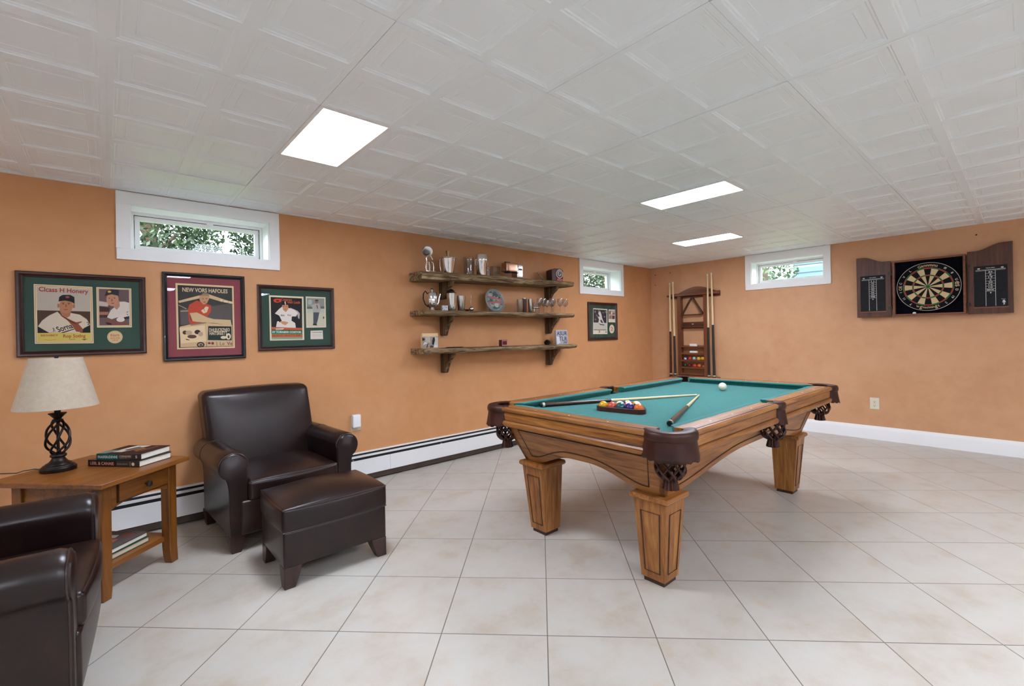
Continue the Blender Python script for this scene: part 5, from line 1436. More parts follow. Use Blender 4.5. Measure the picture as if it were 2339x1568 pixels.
t = on_shelf('tankard', 'big polished silver tankard with side rings, third on the top shelf', 'tankard', 2.783, 0, 3.565, group=G0)
MB().lathe([(.048, 0), (.050, .004), (.050, .10), (.062, .135), (.064, .16), (.058, .195), (.058, .203), (.054, .203), (.052, .19), (.0, .18)], 36).build('body', silver, t)
for s_ in (-1, 1):
    MB().tube([(s_ * .060, 0, .155), (s_ * .074, 0, .150), (s_ * .076, 0, .115), (s_ * .066, 0, .098), (s_ * .052, 0, .10)], .0045, 8).build('handle', silver, t)
t = on_shelf('glass_tumbler', 'clear low glass just right of the silver tankard', 'glass', 2.885, 0, 3.60, group=G0)
MB().lathe([(.034, 0), (.036, .003), (.039, .085), (.037, .085), (.034, .008), (0, .007)], 24).build('body', drink_glass, t)
t = on_shelf('glass_stand', 'small clear glass angle stand right of the low glass', 'glass', 2.95, 0, 3.57, group=G0)
MB().box(-.035, .03, -.03, .03, 0, .005).box(-.035, -.030, -.03, .03, .005, .10).prism([(.005, .005), (.03, .005), (.028, .055)], 'y', -.03, .03).build('body', drink_glass, t)
t = on_shelf('glass_box', 'pale clear glass block behind the silver kitchen gadget', 'glass', 3.04, 0, 3.67, group=G0)
MB().box(-.05, .05, -.03, .03, 0, .12).build('body', drink_glass, t, bevel=.003)
t = on_shelf('coffee_machine', 'silver and copper toned coffee machine on the top shelf', 'machine', 3.22, 0, 3.60, group=G0)
MB().rbox(.03, .115, -.05, .05, .0, .15, .012, n=4).build('tower', steel, t)
MB().rbox(-.115, .05, -.045, .045, .062, .158, .012, n=4).build('tank', plain('coppery_steel', 'b98f78', .25, .9), t)
MB().lathe([(.0, .05), (.03, .05), (.04, .056), (.04, .064), (0, .064)], 20, (-.08, -.02, 0)).tube([(-.06, -.03, .057), (.04, -.045, .057)], .005, 8).build('brew_arm', iron, t)
MB().box(.05, .10, -.052, -.049, .085, .105).build('control_panel', black_m, t)
MB().tube([(-.10, 0, .158), (-.10, 0, .166), (-.03, 0, .166), (-.03, 0, .158)], .005, 8).build('lid_handle', black_m, t)
t = on_shelf('baton', 'slim silver stick leaning on the top shelf', 'baton', 3.70, 0, 3.62, group=G0)
MB().tube([(.010, -.01, .006), (-.014, .06, .098)], .0085, 12).build('rod', steel, t)
MB().tube([(-.010, .05, .083), (-.016, .066, .106)], .010, 12).build('cap', silver, t)
t = on_shelf('tea_tin', 'dark red box with an oval silver emblem, right end of the top shelf', 'tin', 3.875, 0, 3.60, math.radians(-14), G0)
MB().prism([(-.075, 0), (.07, 0), (.075, .125), (.045, .143), (-.04, .143), (-.078, .125)], 'y', -.06, .06).build('box', plain('deep_red_tin', '3f130e', .4), t, bevel=.004)
em = [('p', '4a1a12', [(-.02, .0), (.07, .0), (.074, .122), (-.02, .13)]), ('p', 'c8bfb6', [(.027 + .046 * math.cos(i * PI / 12), .083 + .052 * math.sin(i * PI / 12)) for i in range(24)]), ('p', '2a2422', [(.027 + .036 * math.cos(i * PI / 12), .083 + .042 * math.sin(i * PI / 12)) for i in range(24)]),
      ('p', 'b9b2ac', [(.027 + .027 * math.cos(i * PI / 12), .087 + .034 * math.sin(i * PI / 12)) for i in range(24)]), ('p', '6a6460', [(.012, .07), (.04, .06), (.05, .10), (.02, .115)]), ('p', 'e2ddd8', [(.03, .065), (.045, .07), (.04, .085)]), ('p', 'b8606a', [(-.01, .002), (.066, .002), (.068, .026), (-.008, .03)])]
mb_, mm_ = art(em, -.0605, .0002); mb_.build('emblem', mm_, t, weld=False)
# --- middle shelf
t = on_shelf('coffee_pot', 'silver coffee pot with a curved handle, left end of the middle shelf', 'pot', 2.232, 1, group=G1)
MB().lathe([(.036, 0), (.038, .004), (.030, .010), (.022, .018), (.036, .032), (.050, .055), (.054, .085), (.050, .12), (.047, .158), (.043, .164), (.02, .170), (.010, .174), (.014, .182), (.016, .192), (.010, .2), (0, .201)], 36).build('body', silver, t)
MB().tube([(.045, 0, .05), (.064, 0, .08), (.074, 0, .12), (.088, 0, .156)], [.018, .015, .011, .008], 12).build('spout', silver, t)
MB().tube([(-.044, 0, .15), (-.068, 0, .175), (-.088, 0, .15), (-.09, 0, .10), (-.070, 0, .055), (-.042, 0, .035)], [.0055] * 6, 10).build('handle', iron, t)
t = on_shelf('trinket_box', 'small speckled cube box beside the coffee pot', 'box', 2.352, 1, 3.58, math.radians(-20), G1)
MB().box(-.028, .028, -.028, .028, 0, .048).build('box', two_noise('speckled_enamel', ['23242c', 'c9c6c6', 'd6d3d2', '4a5a80'], 60, .3), t, bevel=.003)
t = on_shelf('cocktail_shaker', 'tall silver cocktail shaker with a dark cap', 'shaker', 2.448, 1, group=G1)
MB().lathe([(.036, 0), (.038, .004), (.044, .07), (.049, .135), (.051, .165), (.046, .172), (.030, .176), (0, .176)], 36).build('body', silver, t)
MB().lathe([(.030, .174), (.031, .186), (.024, .192), (.018, .196), (.014, .204), (0, .206)], 24).build('cap', iron, t)
t = on_shelf('metal_tumbler', 'plain silver tumbler right of the cocktail shaker', 'tumbler', 2.554, 1, group=G1)
MB().lathe([(.031, 0), (.033, .003), (.046, .146), (.043, .146), (.030, .006), (0, .005)], 32).build('body', steel, t)
t = on_shelf('salt_bowl', 'tiny dark copper bowl in front of the silver tumbler', 'bowl', 2.612, 1, 3.58, group=G1)
MB().lathe([(.012, 0), (.020, .006), (.025, .018), (.022, .018), (.016, .008), (0, .006)], 20).build('body', plain('dark_copper', '4a1d12', .3, .6), t)
t = on_shelf('strainer_spoon', 'small silver ball with a fine upright wire handle', 'spoon', 2.675, 1, group=G1)
MB().ball((0, 0, .024), .024, n=20, m=12).build('ball', silver, t)
MB().tube([(0, 0, .046), (-.006, 0, .09), (.004, 0, .12), (0, 0, .152)], .0016, 6).tube([(.008 * math.cos(k), 0, .158 + .008 * math.sin(k)) for k in [i * 2 * PI / 12 for i in range(12)]], .0014, 6, closed=True).build('wire_handle', steel, t)
t = on_shelf('display_plate', 'large grey round plate with a pinkish ribbon, propped on the middle shelf', 'plate', 3.0, 1, 3.62, group=G1)
pm = MB().lathe([(0, .012), (.108, .012), (.111, .008), (.122, .003), (.126, .005), (.124, .011), (.09, .018), (0, .02)], 48, (0, 0, 0), 0, 'y')
pm.box(-.06, -.052, .016, .055, -.118, -.03).box(.052, .06, .016, .055, -.118, -.03)
T_ = Matrix.Translation((0, 0, .1235)) @ Matrix.Rotation(math.radians(-14), 4, 'X')
plate = pm.xform(T_).build('plate', plain('pewter_plate', '8f9494', .4, .35, var=.1, scale=60), t)
circ = lambda r, n=40: [(r * math.cos(2 * PI * i / n), r * math.sin(2 * PI * i / n)) for i in range(n)]
pi_ = [('p', '6c7473', circ(.105)), ('p', '8d9492', circ(.100)), ('p', 'a9b0ad', [(-.05 + .028 * math.cos(i * .6), .055 + .022 * math.sin(i * .6)) for i in range(10)]), ('p', '59605f', [(-.03, .03), (.0, .05), (.03, .04), (.06, .06), (.03, .085), (-.01, .08)]),
       ('p', '4a5150', [(.05, .02), (.085, .03), (.06, .055)]), ('p', '59605f', [(-.085, -.02), (-.05, -.03), (-.03, .0), (-.06, .02)]), ('p', '565d5c', [(-.05, -.085), (.0, -.095), (.05, -.08), (.02, -.06), (-.03, -.065)]), ('p', 'b4bab6', [(.012 + .03 * math.cos(i * .6), -.05 + .026 * math.sin(i * .6)) for i in range(10)]),
       ('p', 'b5706a', [(-.085, .045), (-.03, .042), (.04, .025), (.098, .018), (.098, -.002), (.04, .006), (-.03, .024), (-.085, .03)]), ('p', 'b5706a', [(-.088, -.018), (-.03, -.012), (.03, -.008), (.096, -.018), (.094, -.038), (.03, -.028), (-.03, -.032), (-.086, -.038)]), ('t', 'c99a92', 'Erhart', (-.01, .004), (.085, -.004), .016)]
pi_[:2] = [('p', '4f5655', circ(.1075)), ('p', '9aa19f', circ(.105)), ('p', '5d6463', circ(.099)), ('p', '868e8c', circ(.097))]
rp_ = random.Random(11)
for k in range(70):
    a, r_ = rp_.random() * 6.28, .098 * rp_.random() ** .5
    x_, z_ = r_ * math.cos(a), r_ * math.sin(a)
    q_, e_, w_ = rp_.random() * 6.28, rp_.uniform(.008, .016), rp_.uniform(.003, .006)
    pi_.insert(4, ('p', rp_.choice(['4d5453', 'b3b9b6', '5b6261', 'a2a9a6', '3f4544']), [(x_ + e_ * math.cos(i * .785) * math.cos(q_) - w_ * math.sin(i * .785) * math.sin(q_), z_ + e_ * math.cos(i * .785) * math.sin(q_) + w_ * math.sin(i * .785) * math.cos(q_)) for i in range(8)]))
mb_, mm_ = art(pi_, .0115, .00004); mb_.xform(T_).build('plate_decoration', mm_, plate, weld=False)
t = on_shelf('highball_glass', 'frosted tall glass left of the two metal cups', 'glass', 3.325, 1, group=G1)
MB().lathe([(.028, 0), (.030, .003), (.035, .14), (.033, .14), (.027, .006), (0, .005)], 24).build('body', clear_glass('frosted_glass', .12, 'e6e0d8', .5, .3), t)
t = on_shelf('leather_cup', 'slim brown and silver cup between the frosted and steel cups', 'cup', 3.395, 1, 3.61, group=G1)
MB().lathe([(.022, 0), (.023, .003), (.028, .152), (.026, .152), (.021, .006), (0, .005)], 24).build('body', [plain('brown_leather_wrap', '4a1f14', .4)], t)
MB().lathe([(.0285, .146), (.030, .15), (.030, .158), (.026, .158), (.026, .148)], 24).build('rim', silver, t)
t = on_shelf('steel_cup', 'narrow polished steel cup left of the glass bowl', 'cup', 3.447, 1, 3.57, group=G1)
MB().lathe([(.019, 0), (.021, .003), (.025, .148), (.023, .148), (.018, .006), (0, .005)], 24).build('body', silver, t)
t = on_shelf('footed_bowl', 'clear footed glass dish with a silver band right of the steel cup', 'bowl', 3.545, 1, group=G1)
MB().lathe([(.05, 0), (.052, .003), (.048, .05), (.062, .056), (.064, .11), (.061, .11), (.058, .06), (0, .056)], 28).build('body', drink_glass, t)
MB().lathe([(.0525, .046), (.0645, .052), (.0655, .060), (.0605, .0575), (.052, .05)], 28).build('band', silver, t)
gl = MB().lathe([(.030, 0), (.030, .0015), (.006, .004), (.0035, .012), (.0035, .070), (.008, .078), (.026, .092), (.035, .115), (.036, .135), (.031, .168), (.0295, .168), (.034, .135), (.033, .116), (.024, .095), (0, .080)], 24)
proto = None
for k, (x, y, lb) in enumerate([(3.64, 3.62, 'wine glass right beside the footed glass dish'), (3.69, 3.55, 'shorter wine glass in front, second of the row of glasses'), (3.735, 3.65, 'third wine glass, before the right shelf bracket'),
                              (3.80, 3.57, 'fourth wine glass from the left on the shelf'), (3.865, 3.65, 'fifth wine glass from the left, at the back'), (3.925, 3.57, 'sixth wine glass, second from the right end'), (4.045, 3.60, 'wine glass nearest the right end of the middle shelf')]):
    o = on_shelf('wine_glass', lb, 'glass', x, 1, y, k * .5, 'wine glasses on the middle shelf')
    if proto is None:
        proto = gl.build('glass', drink_glass, o)
        rim = MB().tube([(.0303 * math.cos(a), .0303 * math.sin(a), .168) for a in [i * 2 * PI / 24 for i in range(24)]], .0009, 6, closed=True).build('rim', clear_glass('bright_rim', .35, 'ffffff', .5), o)
    else:
        for pr in (proto, rim):
            c_ = pr.copy(); COL.objects.link(c_); c_.parent = o
    if k == 1: o.scale = (.85, .85, .85)
# --- bottom shelf
t = on_shelf('photo_block', 'black and white photo block with a beige top edge, left end of the bottom shelf', 'photo', 2.198, 2, 3.60, 0, G2)
MB().box(-.083, .083, -.012, .012, 0, .138).build('block', plain('photo_block_beige', 'dcbb90', .6), t)
ph = [('p', '9b9086', [(-.083, .0), (.083, .0), (.083, .108), (-.083, .108)]), ('p', 'b9aca0', [(-.05, .06), (.0, .05), (.0, .106), (-.05, .106)]), ('p', 'c6c0b8', [(.02, .03), (.08, .02), (.082, .10), (.03, .106)]), ('p', '2b2625', [(.018, .035), (.036, .03), (.05, .075), (.045, .104), (.03, .10), (.02, .07)]),
      ('p', '3c332f', [(-.083, .07), (-.06, .075), (-.055, .09), (-.083, .1)]), ('p', 'd0cac4', [(-.08, .03), (-.04, .045), (-.02, .03), (-.03, .05), (-.06, .062)]), ('p', '2f2a28', [(-.045, .0), (-.035, .0), (-.02, .05), (-.03, .045)]), ('p', '544a45', [(-.01, .005), (.07, .005), (.07, .025), (.0, .028)]), ('p', 'd8d2cc', [(.03, .008), (.078, .005), (.078, .03), (.04, .032)])]
mb_, mm_ = art(ph, -.0123, .0002); mb_.build('photo_print', mm_, t, weld=False)
MB().box(-.085, .095, -.02, .016, -.0003, .008).build('foot', plain('block_foot', 'a98560', .6), t)
t = on_shelf('coaster', 'flat black disc lying on the bottom shelf', 'coaster', 2.46, 2, 3.585, 0, G2)
MB().lathe([(.078, 0), (.084, .003), (.084, .007), (.076, .0085), (.07, .006), (0, .006)], 32).build('disc', black_m, t)
t = on_shelf('ring_box', 'small burgundy cube box in the middle of the bottom shelf', 'box', 3.075, 2, 3.60, math.radians(-12), G2)
MB().box(-.034, .034, -.032, .032, 0, .066).build('box', plain('burgundy_box', '52121f', .4), t, bevel=.003)
mb_, mm_ = art([('p', 'c9a6a0', [(-.030, .006), (.032, .006), (.032, .06), (-.030, .06)]), ('p', '6a1f2c', [(-.026, .014), (.028, .014), (.028, .055), (-.026, .055)])], -.0323, .0002)
mb_.build('front_label', mm_, t, weld=False)
t = on_shelf('small_pot', 'little black round pot near the right end of the bottom shelf', 'pot', 3.72, 2, 3.59, 0, G2)
MB().lathe([(.02, 0), (.026, .004), (.036, .022), (.037, .034), (.028, .046), (.020, .050), (.018, .056), (.0, .060)], 24).build('body', plain('black_glaze', '0d0f0c', .15), t)
t = on_shelf('upright_card', 'grey printed card packet standing at the right end of the bottom shelf', 'card', 3.965, 2, 3.60, math.radians(-8), G2)
MB().prism([(-.02, 0), (.02, 0), (.012, .165), (-.008, .168)], 'x', -.088, .088).build('packet', plain('grey_packet', 'b5b4b8', .6), t, bevel=.002)
cp = [('p', 'a9a9b0', [(-.086, .004), (.086, .004), (.086, .16), (-.086, .16)]), ('t', '3f3a4a', 'ASUR', (-.075, .105), (.08, .105), .046), ('t', '4a4658', 'TLR', (-.05, .045), (.078, .04), .048), ('p', 'd2d0d4', [(-.08, .0), (-.03, .02), (-.04, .09), (-.082, .095)]), ('t', '3a3542', 'IW', (.02, .008), (.078, .008), .028)]
mb_, mm_ = art(cp, 0, .0002); mb_.v = [(x, -.0205 + z * .07 + y, z) for x, y, z in mb_.v]; mb_.build('card_print', mm_, t, weld=False)

# ------------------------------------------------------------------ outlets
def outlet(label, loc, rotz, w, h, m, sock=True):
    t = thing('wall_outlet', label, 'outlet', loc, rotz)
    MB().rbox(-w / 2, w / 2, -.007, 0, -h / 2, h / 2, .004, n=3).build('cover_plate', m, t)
    for s_ in (-1, 1):
        so = MB().lathe([(.0, -.0085), (.014, -.0085), (.016, -.007), (.016, -.004)], 20, (0, 0, 0), 0, 'y')
        so.v = [(x, y, z * .9 + s_ * .022) for x, y, z in so.v]
        so = so.build('socket', m, t)
        MB().box(-.007, -.0045, -.0092, -.008, s_ * .022 - .004, s_ * .022 + .005).box(.0045, .007, -.0092, -.008, s_ * .022 - .004, s_ * .022 + .005).lathe([(0, -.0092), (.003, -.0092), (.003, -.008)], 10, (0, 0, s_ * .022 - .009), 0, 'y').build('slot', black_m, so)
    MB().lathe([(0, -.0085), (.003, -.0082), (.003, -.006)], 10, (0, 0, 0), 0, 'y').build('screw', steel, t)
outlet('ivory wall outlet behind the white plug-in device', (1.556, WA, .482), 0, .088, .125, plain('outlet_beige', 'cbb9a0', .45))
outlet('ivory double wall outlet low on the right wall', (WB, 1.09, .386), -PI / 2, .080, .122, ivory)
t = thing('plug_in_device', 'white plug-in device on the outlet above the baseboard heater', 'device', (1.548, WA - .009, .505), 0)
MB().rbox(-.034, .034, -.045, 0, -.052, .055, .008, n=4).build('body', white_plastic, t)
MB().rbox(-.027, .027, -.047, -.043, -.045, .048, .002, n=3).build('face', white_plastic, t)

# ------------------------------------------------------------------ nails in the walls
nm_ = plain('dark_nail', '241813', .5)
for x, z, lb in ((3.665, 2.042, 'small dark nail near the ceiling, closest to the room corner'), (3.668, 1.892, 'small dark nail below the one closest to the corner'),
                 (3.425, 2.047, 'small dark nail above the left cues of the wall rack'), (.304, 2.051, 'small dark nail in the wall above the dartboard cabinet')):
    o = MB().lathe([(.006, .004), (.007, -.004), (.004, -.007), (0, -.008)], 12, (0, 0, 0), 0, 'y').build('nail', nm_)
    o.location = (WB, x, z); o.rotation_euler = (0, 0, -PI / 2)
    tag(o, lb, 'nail', 'nails in the right wall')

# ------------------------------------------------------------------ cue rack on the right wall (local x = towards the picture's right, -y = room)
RY = 3.06                                # rack centre along the wall
def RX(y): return RY - y                 # world y -> local x
t = thing('cue_rack', 'dark wooden wall rack for cues and balls in the corner', 'rack', (WB, RY, 0), -PI / 2)
for x in (RX(3.262), RX(2.888)):
    MB().box(x - .024, x + .024, -.075, 0, .42, 1.715).build('post', mahog_z, t, bevel=.003)
# crown and top bar
cr = [(-.36, 1.665), (.355, 1.665), (.355, 1.735)]
for k in range(0, 21):
    f = k / 20
    cr.append((.30 - .54 * f - .0, 1.735 + .078 * math.sin(PI * f)))
cr.append((-.36, 1.735))
MB().prism(cr, 'y', -.022, -.002).build('crown', mahog_x, t, bevel=.003)
bar = MB().box(-.37, .36, -.105, -.02, 1.690, 1.716)
for x in (-.318, -.262, .236, .292):
    pass
bar.build('top_bar', mahog_x, t, bevel=.005)
MB().box(-.18, .15, -.022, -.004, 1.235, 1.325).build('cross_rail', walnut_x, t, bevel=.003)
MB().box(-.18, .15, -.07, -.022, 1.245, 1.262).build('ledge', walnut_x, t, bevel=.002)
MB().lathe([(0, -.055), (.006, -.055), (.006, -.022)], 10, (-.02, 0, 1.296), 0, 'y').build('peg', ivory, t)
shz = [.985, .885, .788, .690, .600]
MB().box(-.18, .15, -.012, -.004, .50, 1.0).build('back_panel', wood('mid_brown_panel', ['6e4428', '8a5a38', '986848'], 'x', 14, .5), t)
for z in shz:
    MB().box(-.178, .148, -.075, -.012, z - .014, z).build('shelf', mahog_x, t, bevel=.002)
    if z < .9:
        MB().box(-.178, .148, -.0755, -.068, z, z + .012).build('shelf_lip', mahog_x, t)
MB().box(-.18, .15, -.07, -.004, .44, .58).build('base_panel', mahog_x, t, bevel=.003)
for a, b in ((-.345, -.178), (.148, .335)):
    MB().box(a, b, -.115, -.004, .545, .575).build('cue_foot_rest', mahog_x, t, bevel=.003)
# cues: butts stand on the foot rest, shafts lean on the top bar
for i, (ybot, ytop, ztop, r, sp, bm_, lb) in enumerate([
    (3.372, 3.372, 1.898, .017, .47, butt_m, 'outer left cue in the wall rack, with a pale ring at mid height'),
    (3.305, 3.322, 1.905, .017, .42, blackbutt_m, 'inner left cue in the wall rack, dark lower end tapering upwards'),
    (2.822, 2.822, 1.965, .018, .48, blackbutt_m, 'inner right cue in the wall rack, long black lower end'),
    (2.752, 2.770, 1.975, .018, .50, blackbutt_m, 'outer right cue in the wall rack, with a pale ring')]):
    t_ = cue(lb, (WB - .128, ybot, .5755), (WB - .118, ytop, ztop), 'cues in the wall rack', bm_, sp, r, .010)
# triangle hanging on the rack
t = thing('hanging_triangle', 'empty dark wooden ball triangle hanging in the wall rack', 'rack', (WB - .026, RY, 1.545), -PI / 2)
def rtri(R, rr, n=6):
    pts = []
    for a0 in (PI / 2, PI / 2 + 2 * PI / 3, PI / 2 + 4 * PI / 3):
        cx_, cz_ = (R - rr) * math.cos(a0), (R - rr) * math.sin(a0) * .93
        for k in range(n):
            a = a0 - PI / 3 + 2 * PI / 3 * k / (n - 1)
            pts.append((cx_ + rr * math.cos(a), cz_ + rr * math.sin(a)))
    return pts
a_, b_ = rtri(.153, .012), rtri(.167, .024)
tm = MB().grid([[(x - .018, 0, z - .035) for x, z in a_], [(x - .018, 0, z - .035) for x, z in b_], [(x - .018, -.045, z - .035) for x, z in b_], [(x - .018, -.045, z - .035) for x, z in a_]], close_u=True, close_v=True)
tm.build('triangle_frame', walnut_x, t, bevel=.002)
# chalk boxes and spare balls
for z, lb in ((.9855, 'white chalk box on the top ball shelf of the wall rack'), (.8855, 'white chalk box on the second ball shelf of the wall rack')):
    o = MB().rbox(-.052, .052, -.02, .02, 0, .036, .008, n=4).build('chalk_box', white_plastic)
    o.location = (WB - .042, RX(0) and (RY + .012), z); o.rotation_euler = (0, 0, -PI / 2)
    tag(o, lb, 'box', 'chalk boxes in the wall rack')
RBALL = [(.788, -.128, 'a', '2b2a78', 1, 'blue ball at the left end of the upper ball row in the rack'), (.788, -.068, 'b', 'c2432a', 0, 'red ball, second in the upper ball row of the wall rack'),
         (.788, -.008, 'c', '9aa9a4', 0, 'pale grey green ball in the middle of the upper row of the wall rack'), (.788, .055, 'd', 'd8b04a', 0, 'pale yellow ball, fourth in the upper row of the wall rack'), (.788, .112, 'e', 'd9a21b', 0, 'bright yellow ball at the right end of the upper row in the wall rack'),
         (.690, -.140, 'f', '123d24', 0, 'dark green ball at the left end of the lower row in the wall rack'), (.690, -.078, 'g', '5a1420', 0, 'maroon ball, second in the lower row of the wall rack'),
         (.690, .0, 'h', 'c23a2c', 0, 'red ball in the middle of the lower row in the wall rack'), (.690, .064, 'i', 'd4622a', 0, 'orange ball, fourth in the lower row of the wall rack'), (.690, .122, 'j', '8a6a58', 0, 'small brownish ball at the right end of the lower row in the wall rack')]
for z, x, k, c, st, lb in RBALL:
    r = .0265 if k not in 'j' else .019
    ball('billiard_ball', lb, 'ball', (WB - .040, RY - x, z + r + .0003), r, stripe_ball('rack_ball_' + k, c, st), (.3, 1.2, 0), 'spare balls in the wall rack')

# ------------------------------------------------------------------ dartboard cabinet
CY = .643
CZ0, CZ1 = 1.312, 1.875
t = thing('dartboard_cabinet', 'open dark wooden cabinet with two scoreboard doors on the right wall', 'cabinet', (WB, CY, 0), -PI / 2)
hw = .2665
Dp = .085
b = MB()
b.box(-hw, hw, -Dp, -.002, CZ0, CZ0 + .017).box(-hw, hw, -Dp, -.002, CZ1 - .017, CZ1).box(-hw, -hw + .017, -Dp, -.002, CZ0 + .017, CZ1 - .017).box(hw - .017, hw, -Dp, -.002, CZ0 + .017, CZ1 - .017)
b.build('box_frame', mahog_x, t, bevel=.002)
MB().box(-hw + .016, hw - .016, -.03, -.004, CZ0 + .016, CZ1 - .016).build('felt_back', two_noise('navy_felt', ['07080f', '0c0d16'], 90, .95, .1), t)
chalk = 'c9c8c4'
def door(x0, x1, hinge_left, h_out, h_in, lab, nums):
    """door lying open along the wall; tall at the free edge"""
    n = 20
    pts = [(x0, CZ0 - .006), (x1, CZ0 - .006)]
    top = []
    for k in range(n + 1):
        f = k / n
        g = f if hinge_left else 1 - f      # 0 at hinge
        s_ = .5 - .5 * math.cos(PI * min(1, max(0, (g - .18) / .62)))
        top.append((x0 + (x1 - x0) * f, h_in + (h_out - h_in) * s_))
    pts += list(reversed(top))
    d = MB().prism(pts, 'y', -.062, -.042).build('door', walnut_z if True else None, t, bevel=.0025)
    d['label'] = lab
    w = x1 - x0
    if hinge_left: a0, a1 = x0 + w * .145, x0 + w * .885
    else: a0, a1 = x0 + w * .115, x0 + w * .845
    z0, z1 = CZ0 + .058, CZ0 + .435
    sb = MB().box(a0, a1, -.0645, -.0615, z0, z1).build('scoreboard', two_noise('slate_black', ['16171a', '1e1f22'], 30, .7, .25), d)
    cx_ = (a0 + a1) / 2
    it = []
    cw = .031
    it.append(('p', chalk, [(a0 + .012, z1 - .040), (a1 - .012, z1 - .037), (a1 - .012, z1 - .034), (a0 + .012, z1 - .037)]))
    it.append(('p', chalk, [(a0 + .012, z1 - .046), (a1 - .012, z1 - .044), (a1 - .012, z1 - .042), (a0 + .012, z1 - .044)]))
    for s_ in (-1, 1):
        it.append(('p', chalk, [(cx_ + s_ * cw - .0015, z0 + .006), (cx_ + s_ * cw + .0015, z0 + .006), (cx_ + s_ * cw + .0015, z1 - .044), (cx_ + s_ * cw - .0015, z1 - .044)]))
    zz = z1 - .048
    for k, s_ in enumerate(nums):
        hh = .0235
        it.append(('p', chalk, [(cx_ - cw, zz - hh - .001), (cx_ + cw, zz - hh - .001), (cx_ + cw, zz - hh + .001), (cx_ - cw, zz - hh + .001)]))
        tw = min(.046, .013 * len(s_))
        it.append(('t', chalk, s_, (cx_ - tw / 2, zz - hh + .005), (cx_ + tw / 2, zz - hh + .005), .014))
        zz -= hh
    it.append(('t', chalk, 'TENUMA', (cx_ - .03, z1 - .026), (cx_ + .03, z1 - .025), .008))
    for s_ in (-1, 1):
        it.append(('p', chalk, [(cx_ + s_ * .075 + .010 * math.cos(i * .7), z1 - .024 + .006 * math.sin(i * .7)) for i in range(9)]))
    it.append(('p', chalk, [(cx_ + .005 * math.cos(i * .7), zz - .014 + .006 * math.sin(i * .7)) for i in range(9)]))
    if hinge_left:
        it.append(('t', chalk, 'Teor', (a1 - .042, z0 + .062), (a1 - .015, z0 + .062), .006))
        it.append(('p', chalk, [(a1 - .030, z0 + .012), (a1 - .018, z0 + .018), (a1 - .024, z0 + .03), (a1 - .014, z0 + .034), (a1 - .02, z0 + .055), (a1 - .032, z0 + .055), (a1 - .036, z0 + .034), (a1 - .028, z0 + .03)]))
    mb_, mm_ = art(it, -.0647, .00002); mb_.build('chalk_lines', mm_, sb, weld=False)
    MB().box(a0 - .004, a1 + .002, -.07, -.060, z0 - .012, z0 - .001).build('chalk_tray', mahog_x, d)
    hx_ = x0 if hinge_left else x1
    s_ = 1 if hinge_left else -1
    for z in (CZ0 + .085, CZ1 - .12):
        MB().box(min(hx_ - s_ * .004, hx_ + s_ * .022), max(hx_ - s_ * .004, hx_ + s_ * .022), -.0645, -.0615, z - .017, z + .017).lathe([(.0045, z - .018), (.0045, z + .018)], 10, (hx_ - s_ * .006, -.062, 0)).build('hinge', plain('bronze_hinge', '3a322c', .4, .7), d)
door(-.572, -hw - .017, False, 1.944, 1.884, 'left cabinet door with a small black scoreboard', ['11', '75', '42', '23', '70', '36', '32', 'TBE'])
door(hw + .012, .569, True, 1.950, 1.892, 'right cabinet door with a larger black scoreboard', ['84', '8', '19', '2', '20', '16', '10', 'MIOK'])

t = thing('dartboard', 'round black, cream, red and green dartboard hanging in the wooden cabinet', 'dartboard', (WB - .031, CY, 1.592), -PI / 2)
R0 = .243
MB().lathe([(0, -.030), (R0 - .004, -.030), (R0, -.026), (R0, 0)], 72, (0, 0, 0), 0, 'y').build('board', two_noise('black_sisal', ['0d0d0f', '121214'], 120, .9, .15), t)
it = []
def sector(r0, r1, a0, a1, n=4):
    o = [(r1 * math.sin(a0 + (a1 - a0) * k / n), r1 * math.cos(a0 + (a1 - a0) * k / n)) for k in range(n + 1)]
    i = [(r0 * math.sin(a1 - (a1 - a0) * k / n), r0 * math.cos(a1 - (a1 - a0) * k / n)) for k in range(n + 1)]
    return o + i
CRM, BLK, RED, GRN = 'cdb48a', '141312', '9c3a2a', '2c6a35'
for k in range(20):
    a0 = 2 * PI * (k - .5) / 20; a1 = a0 + 2 * PI / 20
    dark = k % 2 == 0
    it.append(('p', BLK if dark else CRM, sector(.015, .1055, a0, a1)))
    it.append(('p', BLK if dark else CRM, sector(.118, .176, a0, a1)))
    it.append(('p', RED if dark else GRN, sector(.1055, .118, a0, a1)))
    it.append(('p', RED if dark else GRN, sector(.176, .188, a0, a1)))
it.append(('p', GRN, sector(0.007, .017, 0, 2 * PI, 24)))
it.append(('p', '1d4a28', circ(.007, 16)))
mb_, mm_ = art(it, -.0303, .000004)
wires = MB()
for r in (.017, .1055, .118, .176, .188):
    wires.tube([(r * math.cos(2 * PI * k / 64), -.0312, r * math.sin(2 * PI * k / 64)) for k in range(64)], .0007, 4, closed=True)
for k in range(20):
    a = 2 * PI * (k - .5) / 20
    wires.tube([(.017 * math.sin(a), -.0312, .017 * math.cos(a)), (.194 * math.sin(a), -.0312, .194 * math.cos(a))], .0007, 4)
wires.build('wire_spider', steel, t)
MB().tube([(.236 * math.cos(2 * PI * k / 72), -.031, .236 * math.sin(2 * PI * k / 72)) for k in range(72)], .0019, 6, closed=True).build('number_ring', plain('white_ring_wire', 'cfccc4', .4), t)
lt = MB()
def glyph(ch, ang, r, h, mi, flip=False):
    vs, fs, asp = text_geo(ch)
    w = h * asp
    ca, sa = math.cos(ang), math.sin(ang)
    out = []
    for u, v_ in vs:
        x, y = (u - .5) * w, (v_ - .5) * h
        if flip: x, y = -x, -y
        out.append(((r + y) * sa + x * ca, -.0309, (r + y) * ca - x * sa))
    lt.add(out, fs, mi)
